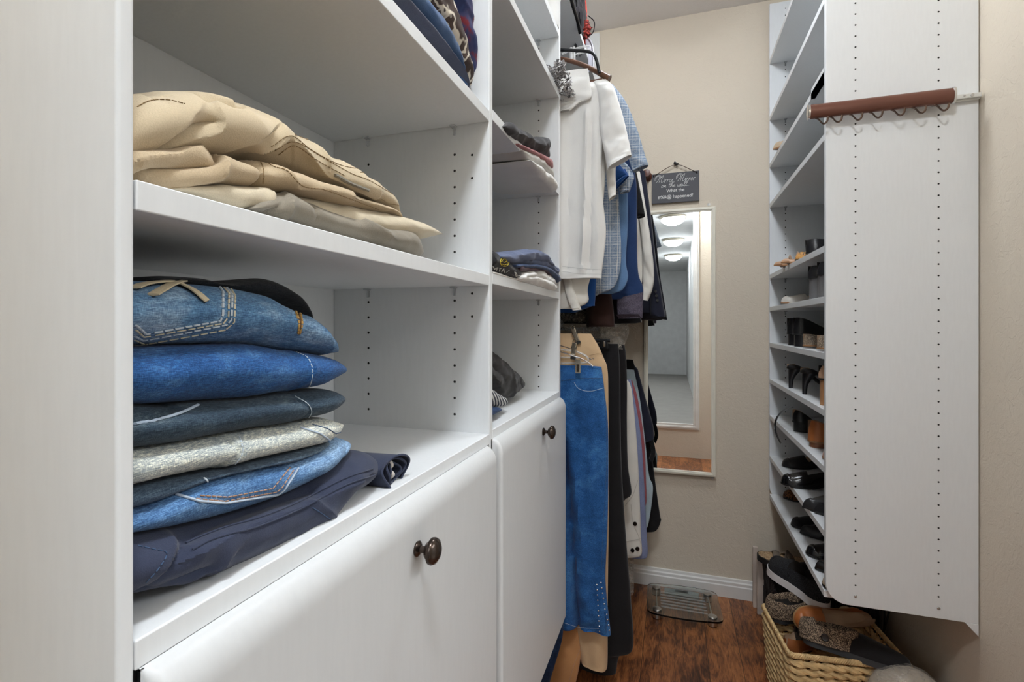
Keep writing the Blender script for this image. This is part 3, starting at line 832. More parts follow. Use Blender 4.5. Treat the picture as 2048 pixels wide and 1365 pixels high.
stitch(j, [[(272, 650), (292, 668), (440, 642), (445, 630), (446, 585), (440, 575)], [(270, 672), (286, 681), (452, 650), (462, 640), (464, 590), (452, 575)]], .0011, THREAD_W, 'pocket_stitching', dash=(.005, .0014), straight=True)
stitch(j, [[(270, 680), (290, 689), (450, 660), (468, 645), (470, 592), (460, 575)], [(272, 660), (288, 674), (446, 647), (456, 634), (458, 588), (448, 576)]], .0009, THREAD_C, 'pocket_stitching', dash=(.005, .0014), straight=True)
APP = plain('tan_applique', (208, 194, 164), .85, 0, (500, .0006))
for ln in ([(268, 581), (292, 573), (325, 569), (352, 570), (384, 584), (411, 606)], [(303, 594), (318, 586), (345, 573), (368, 567)]):
    st_ = stitch(j, [ln], .0048, APP, 'applique_strap', flat=.22, n=40, label='tan stitched decorative strap on the pocket')
    o1 = [(x + 2, y - 3.5) for x, y in ln]; o2 = [(x - 2, y + 3.5) for x, y in ln]
    stitch(j, [ln], .0016, D_DARK, 'applique_slot', n=40, dash=(.005, .001))
for off in (0, 5, 10):
    stitch(j, [[(562 + off, 583), (585 + off * .9, 610), (597 + off * .6, 645), (596 + off * .3, 668)]], .0013 if off != 5 else .001, THREAD_G if off != 5 else plain('brown_thread', (92, 66, 40), .9), 'seam_cord', dash=(.003, .0012) if off != 5 else None)
j = garment('folded_jeans', 'black jeans peeking over the back of the light blue embroidered pair', 'jeans', D_BLACK, JG,
    top=[(330, 556), (345, 551), (420, 556), (470, 566), (500, 560), (548, 557), (590, 576), (640, 622), (665, 650)],
    bot=[(330, 566), (400, 572), (480, 580), (550, 592), (600, 612), (640, 640), (665, 662)], Xf=-.40, depth=.20, amp=.0015, seed=8, R=.02, endr=.03)

KG = 'folded khaki trousers on the middle shelf'
KX = -.358
k = garment('folded_trousers', 'olive-taupe trousers at the front bottom of the khaki pile', 'trousers', OLIVE, KG,
    top=[(508, 412), (530, 400), (560, 390), (600, 386), (640, 398), (680, 416), (720, 430), (800, 452), (850, 462), (874, 478), (880, 492)],
    bot=[(508, 422), (530, 429), (600, 448), (700, 475), (800, 502), (850, 518), (872, 522), (880, 512)], Xf=-.349, depth=.12, amp=.0025, seed=11, R=.028, endr=.03,
    creases=[([(615, 388), (635, 410), (640, 440)], -.005, .003), ([(590, 390), (575, 410), (572, 435)], .006, .004), ([(740, 445), (775, 470), (770, 490)], .004, .006), ([(540, 425), (570, 405), (585, 392)], -.004, .003)])
stitch(k, [[(862, 472), (872, 490), (866, 515)], [(856, 470), (866, 492), (858, 514)]], .0012, OLIVE, 'hem_seam')
k = garment('folded_trousers', 'pale beige trousers showing between the tan pair and the olive pair', 'trousers', KH3, KG,
    top=[(345, 376), (375, 371), (450, 369), (540, 374), (600, 384), (700, 402), (780, 420), (860, 440), (885, 452), (902, 464)],
    bot=[(345, 379), (400, 394), (460, 410), (520, 427), (600, 440), (700, 466), (800, 476), (870, 478), (902, 470)], Xf=KX, depth=.16, amp=.0025, seed=12, R=.03, endr=.02, taper=.015,
    creases=[([(505, 428), (540, 405), (548, 388)], .004, .003), ([(450, 410), (500, 392), (535, 388)], .004, .006), ([(548, 378), (556, 395), (545, 415)], -.003, .003)])
k = garment('folded_trousers', 'mid tan trousers with a curved belt seam, under the big khaki pair', 'trousers', KH2, KG,
    top=[(240, 318), (270, 310), (350, 296), (430, 294), (470, 306), (530, 318), (600, 340), (650, 362), (700, 378), (780, 404), (842, 428)],
    bot=[(240, 350), (270, 359), (330, 372), (375, 378), (450, 372), (540, 378), (620, 392), (700, 412), (780, 428), (842, 436)], Xf=KX + .003, depth=.20, amp=.003, seed=13, R=.045, N=200, M=70, endr=.02,
    creases=[([(272, 332), (350, 322), (415, 310), (455, 290)], .009, .005), ([(280, 346), (350, 338), (420, 330), (445, 318), (450, 296)], -.018, .005),
             ([(300, 362), (380, 358), (440, 346), (452, 320)], .008, .006), ([(505, 312), (525, 335), (527, 365)], -.008, .003), ([(518, 312), (560, 340), (590, 368), (640, 378), (700, 395)], .006, .004)])
stitch(k, [[(522, 312), (545, 332), (575, 342), (605, 372), (650, 380), (700, 398), (760, 420)], [(515, 310), (527, 340), (526, 368)]], .0006, THREAD_K, 'seam_stitching', dash=(.003, .0008))
k = garment('folded_trousers', 'large crumpled khaki trousers with a zip pocket, on top of the khaki pile', 'trousers', KH1, KG,
    top=[(235, 236), (262, 214), (275, 196), (300, 182), (350, 172), (400, 171), (442, 171), (480, 172), (530, 190), (580, 214), (640, 256), (700, 298), (760, 342), (800, 370), (830, 398), (850, 424)],
    bot=[(235, 318), (270, 322), (350, 306), (430, 300), (500, 310), (560, 326), (640, 356), (700, 384), (780, 412), (830, 428), (850, 432)], Xf=KX + .004, depth=.27, amp=.0045, fy=9, fz=16, seed=14, R=.085, N=270, M=120, endr=.015, lean=.02,
    creases=[([(272, 300), (330, 268), (400, 225), (442, 172)], .011, .010), ([(442, 172), (452, 215), (446, 238)], .010, .006),
             ([(310, 292), (360, 262), (400, 246), (444, 240)], -.020, .007), ([(448, 205), (470, 215), (500, 225), (503, 212)], -.018, .006),
             ([(320, 302), (400, 276), (470, 262), (505, 232), (500, 215), (468, 172)], .016, .006),
             ([(300, 304), (380, 290), (450, 284), (520, 268)], .010, .008),
             ([(545, 290), (580, 272), (625, 304), (660, 334), (700, 354), (760, 384)], .010, .004),
             ([(530, 205), (560, 240), (575, 262)], .006, .008), ([(630, 258), (655, 300), (660, 318)], .006, .006), ([(700, 305), (708, 330), (740, 350)], .005, .006),
             ([(275, 208), (310, 202), (350, 204)], .005, .006), ([(350, 180), (365, 192), (345, 206)], -.007, .008)])
for ln in ([(542, 294), (582, 272), (622, 300), (680, 330), (740, 345), (800, 385)], [(548, 302), (588, 284), (640, 312), (700, 346), (740, 362), (800, 398)],
           [(556, 310), (590, 292), (636, 322), (690, 352)], [(275, 214), (300, 202), (335, 200), (370, 208)], [(720, 345), (760, 352), (800, 384), (812, 410), (780, 408)], [(590, 270), (640, 290), (700, 324)]):
    stitch(k, [ln], .0006, THREAD_K, 'seam_stitching', dash=(.003, .0008))
stitch(k, [[(668, 350), (700, 366), (735, 380)]], .0028, plain('zip_metal', (150, 146, 134), .5, .4, (900, .001)), 'zip', label='grey metal zip with teeth')
stitch(k, [[(790, 370), (812, 385), (826, 405), (850, 420)]], .0012, plain('grey_cord', (96, 102, 112), .8), 'drawcord')

# bay 1 upper shelf: folded shirts
SG = 'folded shirts on the top shelf of the near bay'
PAT = mottled('brown_cream_camouflage', [(0.46, (74, 62, 58)), (0.485, (214, 206, 190)), (0.53, (218, 210, 196)), (0.55, (60, 50, 50)), (0.57, (92, 76, 68)), (0.62, (70, 60, 58))], 24, .9, .0005, 2)
PLD = mottled('navy_red_plaid', [(0.36, (120, 44, 54)), (0.43, (66, 66, 104)), (0.55, (44, 56, 98)), (0.66, (58, 72, 118))], 22, .9, .0006)
SX = -.352
garment('folded_shirt', 'dark slate folded shirt lowest on the high shelf, curling over its edge', 'shirt', cotton('slate_jersey', (74, 78, 96), .2), SG,
    top=[(770, -70), (800, -36), (835, 4), (870, 48), (905, 96), (940, 150), (963, 184)], bot=[(770, -56), (797, -15), (815, 2), (870, 66), (925, 132), (960, 177), (964, 186)], Xf=SX + .002, depth=.24, amp=.003, seed=21, R=.02, endr=.02)
garment('folded_shirt', 'mid blue folded shirt second from the bottom on the high shelf', 'shirt', cotton('dusty_blue_jersey', (66, 92, 130), .2), SG,
    top=[(770, -130), (820, -60), (868, 0), (895, 30), (915, 75), (935, 125), (958, 176)], bot=[(770, -70), (800, -36), (835, 4), (870, 48), (905, 96), (940, 150), (960, 180)], Xf=SX + .003, depth=.24, amp=.0035, seed=22, R=.022, endr=.02)
garment('folded_shirt', 'brown and cream patterned folded shirt in the middle of the high shelf stack', 'shirt', PAT, SG,
    top=[(770, -240), (830, -150), (880, -80), (915, -10), (935, 50), (955, 110), (970, 160)], bot=[(770, -130), (820, -60), (868, 0), (895, 30), (915, 75), (935, 125), (960, 176), (969, 168)], Xf=SX + .004, depth=.24, amp=.004, seed=23, R=.026, endr=.02)
garment('folded_shirt', 'navy and red plaid folded shirt topmost on the high shelf', 'shirt', PLD, SG,
    top=[(770, -380), (850, -240), (905, -130), (945, -30), (965, 50), (976, 105), (979, 135)], bot=[(770, -240), (830, -150), (880, -80), (915, -10), (935, 50), (955, 110), (972, 160), (978, 145)], Xf=SX + .002, depth=.24, amp=.004, seed=24, R=.03, endr=.02)

# bay 2 upper shelf
G2 = 'folded tops on the upper shelf of the far bay'
X2 = -.338
def Z5(u, v): return (960 + u * .293, 220 + v * .293)
garment('folded_jersey', 'white cotton top lowest of the far bay upper stack, bulging over the shelf edge', 'top', cotton('white_jersey', (226, 224, 220), .05), G2,
    top=[(1062, 318), (1075, 325), (1090, 333), (1106, 348), (1120, 362), (1127, 372)], bot=[(1062, 323), (1075, 338), (1090, 353), (1106, 370), (1116, 381), (1127, 386)], Xf=X2 + .010, depth=.2, amp=.005, seed=31, R=.02, N=60, M=24, endr=.08)
garment('folded_jersey', 'light grey folded top between the white one and the pink one', 'top', cotton('pale_grey_jersey', (196, 192, 186), .1), G2,
    top=[(1046, 298), (1062, 303), (1085, 316), (1105, 332), (1117, 344), (1121, 352)], bot=[(1046, 305), (1062, 322), (1085, 332), (1106, 352), (1121, 368)], Xf=X2 + .004, depth=.2, amp=.004, seed=32, R=.016, N=60, M=24, endr=.06)
garment('folded_jersey', 'dusty pink folded top in the far bay upper stack', 'top', cotton('dusty_pink_jersey', (164, 108, 110), .1), G2,
    top=[(1038, 284), (1060, 296), (1085, 306), (1105, 318), (1120, 330)], bot=[(1038, 292), (1060, 304), (1085, 318), (1105, 334), (1120, 344)], Xf=X2 + .006, depth=.2, amp=.003, seed=33, R=.014, N=60, M=24, endr=.06)
garment('folded_jersey', 'crumpled charcoal black top on the upper shelf of the far bay', 'top', cotton('charcoal_fleece', (58, 56, 58), .35, 400), G2,
    top=[(1008, 252), (1018, 249), (1034, 251), (1050, 261), (1066, 272), (1085, 277), (1100, 280), (1108, 292), (1114, 308)], bot=[(1008, 254), (1022, 270), (1038, 285), (1060, 297), (1085, 307), (1105, 318), (1114, 318)], Xf=X2 + .002, depth=.2, amp=.007, seed=34, R=.025, N=80, M=30, endr=.06,
    creases=[([(1020, 262), (1050, 275), (1080, 292)], .006, .006), ([(1078, 300), (1090, 285), (1105, 284)], .008, .008)])
# bay 2 middle shelf
G3 = 'folded shirts on the middle shelf of the far bay'
garment('folded_shirt', 'thin white shirt lying flat at the left front of the far bay middle shelf', 'shirt', cotton('white_jersey', (226, 224, 220), .05), G3,
    top=[(975, 538), (1000, 546), (1030, 556), (1060, 562), (1090, 570), (1118, 580)], bot=[(975, 546), (1000, 553), (1030, 560), (1060, 569), (1090, 577), (1118, 584)], Xf=X2 - .002, depth=.22, amp=.002, seed=41, R=.012, N=60, M=20)
garment('folded_shirt', 'bunched white shirt spilling over the far bay middle shelf edge', 'shirt', cotton('white_jersey', (226, 224, 220), .05), G3,
    top=[(1045, 552), (1058, 544), (1075, 541), (1095, 541), (1110, 552), (1122, 562), (1130, 572)], bot=[(1045, 560), (1060, 564), (1080, 572), (1100, 578), (1120, 583), (1130, 580)], Xf=X2 + .010, depth=.2, amp=.006, seed=42, R=.022, N=80, M=28,
    creases=[([(1055, 556), (1080, 552), (1100, 562), (1125, 572)], -.006, .004)])
garment('folded_shirt', 'thin maroon shirt edge between the white and navy shirts of the far bay', 'shirt', cotton('maroon_jersey', (70, 44, 56), .1), G3,
    top=[(1040, 528), (1070, 534), (1100, 540), (1118, 556)], bot=[(1040, 544), (1070, 544), (1095, 545), (1118, 562)], Xf=X2 + .006, depth=.2, amp=.002, seed=43, R=.012, N=50, M=20)
garment('folded_shirt', 'deep navy blue shirt with a drooping end in the far bay middle stack', 'shirt', cotton('deep_navy_jersey', (42, 62, 98), .12), G3,
    top=[(1035, 528), (1055, 527), (1080, 530), (1105, 536), (1125, 550), (1136, 560)], bot=[(1035, 536), (1060, 537), (1085, 538), (1105, 548), (1122, 564), (1136, 566)], Xf=X2 + .010, depth=.2, amp=.003, seed=44, R=.014, N=60, M=22)
garment('folded_shirt', 'grey-blue folded shirt uppermost in the far bay middle stack', 'shirt', cotton('grey_blue_jersey', (96, 106, 134), .15), G3,
    top=[(1005, 510), (1025, 504), (1045, 501), (1082, 500), (1095, 508), (1112, 524), (1127, 536), (1132, 546)], bot=[(1005, 518), (1030, 527), (1055, 529), (1080, 532), (1105, 540), (1124, 552), (1132, 552)], Xf=X2 + .008, depth=.2, amp=.005, seed=45, R=.024, N=80, M=30,
    creases=[([(1040, 512), (1080, 508), (1100, 520)], .006, .005), ([(1060, 522), (1095, 524), (1120, 540)], -.005, .004)])
k = garment('folded_shirt', 'black printed shirt with a yellow round emblem at the left of the far bay', 'shirt', cotton('black_jersey', (44, 43, 45), .15), G3,
    top=[(972, 490), (985, 496), (1000, 500), (1015, 508), (1032, 528), (1045, 538), (1054, 549)], bot=[(972, 528), (985, 538), (1005, 546), (1030, 556), (1044, 560), (1054, 554)], Xf=X2 + .004, depth=.2, amp=.003, seed=46, R=.03, N=80, M=34)
YEL = plain('yellow_print', (206, 184, 60), .8)
cir = [(1008.5 + 8.6 * math.cos(a), 524 + 9 * math.sin(a)) for a in [i / 20 * 2 * math.pi for i in range(21)]]
stitch(k, [cir], .0013, YEL, 'emblem_ring', n=40, flat=.4)
stitch(k, [[(1002, 524), (1006, 519), (1011, 520), (1014, 526)], [(1003, 528), (1008, 530), (1014, 528)], [(1005, 524), (1009, 525), (1012, 523)]], .0014, YEL, 'emblem_print', n=16, flat=.4, label='yellow printed emblem')
WHP = plain('white_print', (222, 222, 218), .8)
stitch(k, [[(986, 533), (989, 539), (992, 536)], [(994, 535), (993, 541)], [(997, 536), (1002, 537)], [(999.5, 537), (998.5, 543)], [(1003, 544), (1007, 537), (1008, 545)], [(1012, 545), (1018, 541)], [(1029, 544), (1032, 553), (1040, 551)], [(1031, 545), (1034, 551)]], .0011, WHP, 'lettering', n=10, flat=.4, straight=True)
# bay 2 counter
G4 = 'folded clothes on the far bay counter'
garment('folded_jeans', 'dark blue garment corner at the left of the far bay counter', 'jeans', D_NAVYJ, G4,
    top=[(960, 800), (985, 812), (1000, 814), (1014, 818)], bot=[(960, 850), (985, 837), (1000, 827), (1014, 820)], Xf=-.362, depth=.2, amp=.002, seed=51, R=.02, N=40, M=20)
garment('folded_shirt', 'navy and white striped shirt corner on the far bay counter', 'shirt', stripes('navy_white_stripe', (52, 54, 66), (196, 196, 192), 42, 'DIAGONAL', .55), G4,
    top=[(960, 750), (985, 770), (1000, 783), (1018, 796), (1028, 808)], bot=[(960, 816), (985, 816), (1005, 815), (1022, 813), (1028, 811)], Xf=-.366, depth=.2, amp=.002, seed=52, R=.022, N=50, M=24)
garment('folded_trousers', 'black cargo trousers heaped at the back of the far bay counter', 'trousers', cotton('washed_black', (48, 46, 46), .25), G4,
    top=[(955, 676), (985, 690), (1005, 703), (1030, 723), (1050, 749), (1064, 772)], bot=[(955, 760), (985, 770), (1005, 788), (1022, 800), (1038, 797), (1052, 784), (1064, 776)], Xf=-.39, depth=.2, amp=.006, seed=53, R=.05, N=90, M=44,
    creases=[([(990, 700), (1020, 740), (1035, 790)], .008, .006), ([(985, 745), (1005, 770), (1025, 796)], .007, .005), ([(1005, 710), (1040, 750), (1050, 780)], -.006, .005), ([(985, 725), (1010, 760)], -.006, .006)])

# small things high in bay 2
t = thing('scarf', 'bunched silver grey fringed scarf poking off a high shelf of the far bay', 'scarf', tuple(onx(1118, 165, -.33)))
c0 = onx(1116, 162, -.335); rnd = random.Random(4)
parts = []
for i in range(110):
    a = Vector((c0.x + rnd.uniform(-.02, .03), c0.y + rnd.uniform(-.09, .13), c0.z + rnd.uniform(-.004, .022)))
    a.z -= max(0, (a.y - c0.y)) * .25
    pts = [a + Vector((rnd.uniform(-.012, .012), rnd.uniform(-.014, .014), rnd.uniform(-.01, .01))) for _ in range(5)]
    parts.append(tube(smooth_path(pts, 12), .0022, 5, flat=.6))
mk('scarf_fringe', join(*parts), mottled('silver_yarn', [(.4, (110, 108, 108)), (.6, (206, 204, 204))], 120), t)['kind'] = 'stuff'
cp = onx(1106, 22, -.36)
t = thing('container', 'small white round tub with a dark opening on the highest shelf of the far bay', 'container', tuple(cp))
M = Matrix.Translation((cp.x - .02, cp.y - .02, 2.2405)) 
mk('tub', lathe([(.001, 0), (.042, 0), (.046, .02), (.046, .085), (.049, .09), (.049, .10), (.044, .10), (.044, .03), (.001, .03)], M, 32), plain('white_ceramic', (226, 226, 224), .3), t)
mk('contents', lathe([(.001, .06), (.0435, .06), (.0435, .09), (.001, .095)], M, 24), plain('dark_contents', (60, 58, 58), .8), t)
# ------------------------------------------------------------------ hanging clothes
def hang_loft(Y, pairs, T=.02, N=60, M=44, pleats=2.0, pamp=.010, seed=0, hollow=True, amp=.003, tsw=None, twist=0.0, e=.7, lean=0.0, grooves=()):
    """cloth hanging in the plane Y: list of (left point, right point) measured on that plane; left None = by the wall"""
    P = []
    for a, b in pairs:
        B = ony(b[0], b[1], Y)
        if a is None: A = Vector((-.655, Y, B.z))
        elif a[0] == 'x': A = Vector((a[1], Y, B.z))
        else: A = ony(a[0], a[1], Y)
        P.append((A, B))
    L = smooth_path([p[0] for p in P], N); R = smooth_path([p[1] for p in P], N)
    so = Vector((seed * 5.3, seed * 2.1, seed * .7)); secs = []
    GR = [([ony(a_, b_, Y) for a_, b_ in pts], am, wd) for pts, am, wd in grooves]
    for i in range(N + 1):
        t = i / N; A, B = L[i], R[i]; W = (B - A); w = W.length
        if w < 1e-4: W = Vector((.001, 0, 0)); w = .001
        tt = T * (.55 + .45 * ss(0, .2, t)) if tsw is None else T * tsw(t)
        ring = []
        for k in range(M):
            a = 2 * math.pi * k / M
            ca, sa = math.cos(a), math.sin(a)
            uu = .5 - .5 * (abs(ca) ** .9) * (1 if ca > 0 else -1)
            p = A + W * uu
            th_ = tt * (abs(sa) ** e) * (1 if sa > 0 else -1)
            pl = pamp * (.15 + .85 * t) * (math.sin(uu * w / .09 * pleats * 1.2 + seed * 1.7 + .5 * math.sin(t * 5 + seed)) + .5 * math.sin(uu * w / .05 * pleats + seed * 2.3 + t * 2))
            pl += amp * 2.2 * noise.fractal(Vector((p.x * 12, t * 4, seed)) + so, .8, 2, 3)
            pl += amp * noise.noise(Vector((p.x * 30, p.z * 16, seed + 3)) + so)
            ed = min(1, min(uu, 1 - uu) * 8 + .1)
            for gp, ga, gw in GR:
                dm = 1e9
                for A_, B_ in zip(gp, gp[1:]):
                    lx, lz = B_.x - A_.x, B_.z - A_.z; L2 = lx * lx + lz * lz + 1e-12
                    q_ = max(0, min(1, ((p.x - A_.x) * lx + (p.z - A_.z) * lz) / L2))
                    dm = min(dm, math.hypot(p.x - A_.x - q_ * lx, p.z - A_.z - q_ * lz))
                pl += ga * math.exp(-(dm / gw) ** 1.3)
            ring.append(Vector((p.x, p.y + lean * t - th_ + pl * ed + twist * t * (uu - .5), p.z + .0025 * noise.noise(Vector((p.x * 20, seed, t * 3))) * (1 if i in (0, N) else 0))))
        secs.append(ring)
    if hollow:
        c = secs[-1]; m = sum(c, Vector()) / len(c)
        d = (secs[-1][0] - secs[-2][0])
        up = sum((a - b for a, b in zip(secs[-2], secs[-1])), Vector()) / len(c)
        up = up.normalized()
        s1 = [Vector((m.x + (q.x - m.x) * .985, m.y + (q.y - m.y) * .8, q.z)) for q in c]
        s2 = [Vector((m.x + (q.x - m.x) * .96, m.y + (q.y - m.y) * .6, q.z)) + up * .03 for q in c]
        secs += [s1, s2]
    return loft(secs)
def hung(label, cat, Y, mat, pairs, name=None, group=None, **k):
    p0 = ony(pairs[0][1][0], pairs[0][1][1], Y)
    t = thing(name or cat.replace(' ', '_'), label, cat, (RX, Y, p0.z), group)
    o = mk('body', hang_loft(Y, pairs, **k), mat, t)
    return t, o
def hpart(t, name, Y, mat, pairs, label=None, **k):
    o = mk(name, hang_loft(Y, pairs, **k), mat, t)
    if label: o['label'] = label
    return o
HG = 'shirts hanging from the upper rod'
WHT = cotton('polo_white', (226, 225, 222), .04, 1000)
WHT2 = cotton('offwhite_cotton', (218, 214, 206), .05, 1000)
GREYB = cotton('royal_blue_jersey', (24, 66, 124), .15)
NB = cotton('navy_fleece', (30, 52, 92), .18, 600)
PLAIDM = plaid('grey_blue_plaid', (150, 160, 170), (212, 214, 214), (100, 120, 146))
CHAM = cotton('chambray', (96, 128, 168), .2, 600)
HEATH = mottled('purple_heather', [(.35, (50, 46, 58)), (.65, (106, 98, 112))], 300, .95, .0006, 3, .2, (3, 3, .6))
BLK = cotton('black_cloth', (24, 23, 25), .2, 700)
DKN = cotton('blazer_navy', (34, 36, 50), .15, 900)

# front polo
Y = 1.60
t, b = hung('white knitted polo shirt at the front of the upper rod', 'polo shirt', Y, WHT,
     [(None, (1150, 176)), (None, (1196, 166)), (None, (1206, 190)), (None, (1205, 260)), (None, (1203, 340)), (None, (1206, 400)), (None, (1212, 460)), (None, (1208, 510)), (None, (1204, 540)), (None, (1203, 556))], name='polo_shirt', group=HG, T=.022, N=90, M=120, pleats=2.6, pamp=.012, seed=1, grooves=[([(1176, 230), (1172, 400), (1166, 540)], -.014, .008), ([(1184, 250), (1184, 400), (1180, 545)], .012, .006), ([(1196, 260), (1197, 420), (1198, 540)], -.010, .007), ([(1140, 260), (1138, 420), (1136, 540)], .008, .010), ([(1125, 212), (1165, 200), (1185, 180)], -.010, .008)])
hpart(t, 'sleeve', Y - .004, WHT, [((1186, 166), (1214, 160)), ((1195, 186), (1228, 176)), ((1199, 220), (1238, 205)), ((1200, 258), (1248, 240)), ((1206, 292), (1256, 274)), ((1212, 322), (1261, 298)), ((1216, 341), (1263, 312))], T=.022, N=60, M=50, pleats=1, pamp=.007, seed=2, amp=.005)
stitch(b, [[(1124, 543), (1160, 548), (1202, 549)], [(1124, 533), (1160, 537), (1203, 540)]], .0005, plain('grey_thread', (150, 150, 150), .9), 'hem_stitching', n=50)
stitch(b, [[(1203, 176), (1199, 230), (1201, 330)]], .0006, MATS['grey_thread'], 'armhole_seam', n=50)
hpart(t, 'collar', Y - .03, WHT, [(('x', -.45), (1176, 137)), (('x', -.45), (1180, 165)), (('x', -.45), (1182, 195)), (('x', -.45), (1160, 205)), (('x', -.45), (1140, 222))], T=.010, N=26, M=30, pleats=.6, pamp=.006, seed=3, amp=.004)
# hanger of the polo
WOODH = plain('walnut_hanger', (96, 62, 42), .35, 0, None, .5, .15, 30)
def hanger(Y, label, mat, sx=1.0, pxs=((1122, 118), (1160, 128), (1195, 144), (1219, 158)), bar=((1120, 176), (1160, 168), (1205, 160)), hook=True, rz=2.235, r=.0085):
    t = thing('clothes_hanger', label, 'hanger', (RX, Y, rz))
    arm = [ony(a, c, Y - .002) for a, c in pxs]
    m = [Vector((2 * RX + .012 - p.x, p.y, p.z)) for p in arm][::-1]
    top = Vector((RX, Y, arm[0].z + .022))
    pts = smooth_path(m + [top] + arm, 40)
    pts = [p for p in pts if p.x > -.675]
    n = len(pts)
    mk('arm', tube(pts, [r * (1.0 + .9 * min(1, abs(i - n / 2) / n * 2) ** 3) for i in range(n)], 12, flat=.75), mat, t)
    b = [ony(a, c, Y - .004) for a, c in bar]
    mk('trouser_bar', tube([Vector((-.62, Y, b[0].z))] + b, .0055, 10), mat, t)
    if hook:
        top = top + Vector((0, 0, .004))
        hp = smooth_path([top, top + Vector((0, 0, .03)), (RX + .004, Y, rz - .022), (RX + .022, Y, rz + .002), (RX + .004, Y, rz + .022), (RX - .018, Y, rz + .012)], 24)
        mk('hook', tube(hp, .0018, 8), CHROME, t)
    return t
hanger(Y, 'dark walnut wooden hanger holding the front white polo', WOODH)
t = thing('clothes_hanger', 'black tubular metal hanger arm hooked just above the wooden hanger', 'hanger', (RX, 1.57, 2.2))
pts = smooth_path([ony(1095, 98, 1.57), ony(1125, 100, 1.57), ony(1165, 102, 1.57), ony(1184, 106, 1.57), ony(1192, 118, 1.57), ony(1199, 146, 1.57)], 30)
mk('arm', tube(pts, .0048, 12), BLACKM, t)
t = thing('clothes_hanger', 'clear plastic hanger crossing behind the black hanger under the high shelf', 'hanger', (RX, 1.75, 2.3))
CLR = m_clear('clear_plastic_hanger', .35, .1, (240, 240, 238))
mk('arm', tube(smooth_path([ony(1124, 108, 1.75), ony(1150, 98, 1.75), ony(1176, 92, 1.75), ony(1180, 97, 1.75), ony(1170, 104, 1.75), ony(1140, 112, 1.75)], 30), .0035, 8), CLR, t)
mk('clip', join(tube([ony(1142, 96, 1.74), ony(1143, 125, 1.74)], .006, 8), tube([ony(1148, 94, 1.74), ony(1149, 122, 1.74)], .004, 8)), CLR, t)

# shirts behind, front to back
t, b = hung('second white polo hanging right behind the front one, tails showing below', 'polo shirt', 1.66, WHT2,
    [(None, (1196, 170)), (None, (1212, 300)), (None, (1205, 420)), (None, (1190, 520)), (None, (1176, 575)), (None, (1176, 604)), (None, (1150, 618))], name='polo_shirt', group=HG, T=.022, N=70, M=60, pleats=2, seed=5)
hpart(t, 'sleeve', 1.655, WHT2, [((1196, 175), (1222, 190)), ((1205, 260), (1232, 280)), ((1212, 340), (1231, 345)), ((1216, 385), (1232, 375)), ((1218, 402), (1232, 392))], T=.014, N=30, M=30, pleats=1, pamp=.003, seed=6)
hpart(t, 'shirt_tail', 1.63, WHT2, [((1126, 560), (1141, 556)), ((1132, 590), (1150, 586)), ((1141, 614), (1160, 612)), ((1146, 622), (1163, 620))], T=.010, N=24, M=26, pleats=1, pamp=.003, seed=7)
t2, b = hung('royal blue shirt whose hem shows between white tails and the plaid shirt', 'shirt', 1.70, GREYB,
    [(None, (1196, 200)), (None, (1205, 400)), (None, (1194, 540)), (None, (1190, 606)), (None, (1186, 612)), (None, (1150, 626))], group=HG, T=.02, N=50, M=50, seed=8)
hpart(t2, 'sleeve', 1.70, GREYB, [((1205, 300), (1232, 320)), ((1225, 360), (1252, 345)), ((1232, 378), (1258, 352))], T=.014, N=20, M=26, pamp=.002, seed=9)
Y = 1.78
t, b = hung('grey-blue plaid short sleeved shirt hanging behind the white polos', 'shirt', Y, PLAIDM,
    [(None, (1210, 168)), (None, (1222, 190)), (None, (1232, 260)), (None, (1236, 360)), (None, (1240, 450)), (None, (1242, 520)), (None, (1230, 572)), (None, (1200, 588)), (None, (1190, 594))], group=HG, T=.022, N=80, M=80, pleats=1.5, seed=10)
hpart(t, 'sleeve', Y, PLAIDM, [((1208, 168), (1226, 170)), ((1220, 200), (1252, 205)), ((1236, 250), (1274, 258)), ((1252, 300), (1290, 310)), ((1262, 335), (1296, 327)), ((1266, 344), (1297, 331))], T=.02, N=40, M=36, pleats=1, pamp=.003, seed=11)
hpart(t, 'sleeve', Y - .02, PLAIDM, [((1228, 300), (1255, 330)), ((1232, 340), (1268, 352)), ((1238, 378), (1262, 376)), ((1240, 388), (1258, 384))], T=.012, N=24, M=26, pamp=.002, seed=12)
mk('placket', tube([q for q, n_ in drawn(b, [(1234, 400), (1236, 480), (1232, 566)], 30)], .0022, 6, flat=.4), WHT2, b)
t, b = hung('light blue chambray shirt hanging right behind the plaid shirt', 'shirt', 1.84, CHAM,
    [(None, (1232, 200)), (None, (1252, 350)), (None, (1256, 440)), (None, (1252, 520)), (None, (1256, 556)), (None, (1245, 580)), (None, (1225, 588))], group=HG, T=.018, N=60, M=60, seed=13)
Y = 1.93
t, b = hung('navy blue sweatshirt with a purple-grey hem band, longest on the upper rod', 'sweatshirt', Y, NB,
    [(None, (1250, 250)), (None, (1272, 360)), (None, (1274, 450)), (None, (1276, 540)), (None, (1286, 575)), (None, (1286, 598))], group=HG, T=.03, N=60, M=60, pleats=1.2, seed=14)
hpart(t, 'hem_band', Y - .012, HEATH, [((1234, 598), (1286, 585)), ((1234, 615), (1286, 610)), ((1236, 636), (1285, 634)), ((1238, 638), (1285, 636))], label='purple-grey knitted hem band', T=.016, N=16, M=40, pleats=.8, pamp=.003, seed=15)
t, b = hung('black top hanging low behind the plaid shirt, below the navy sweatshirt', 'top', 2.0, BLK,
    [(None, (1240, 400)), (None, (1262, 560)), (None, (1282, 636)), (None, (1278, 646)), (None, (1240, 648))], group=HG, T=.03, N=40, M=40, seed=16)
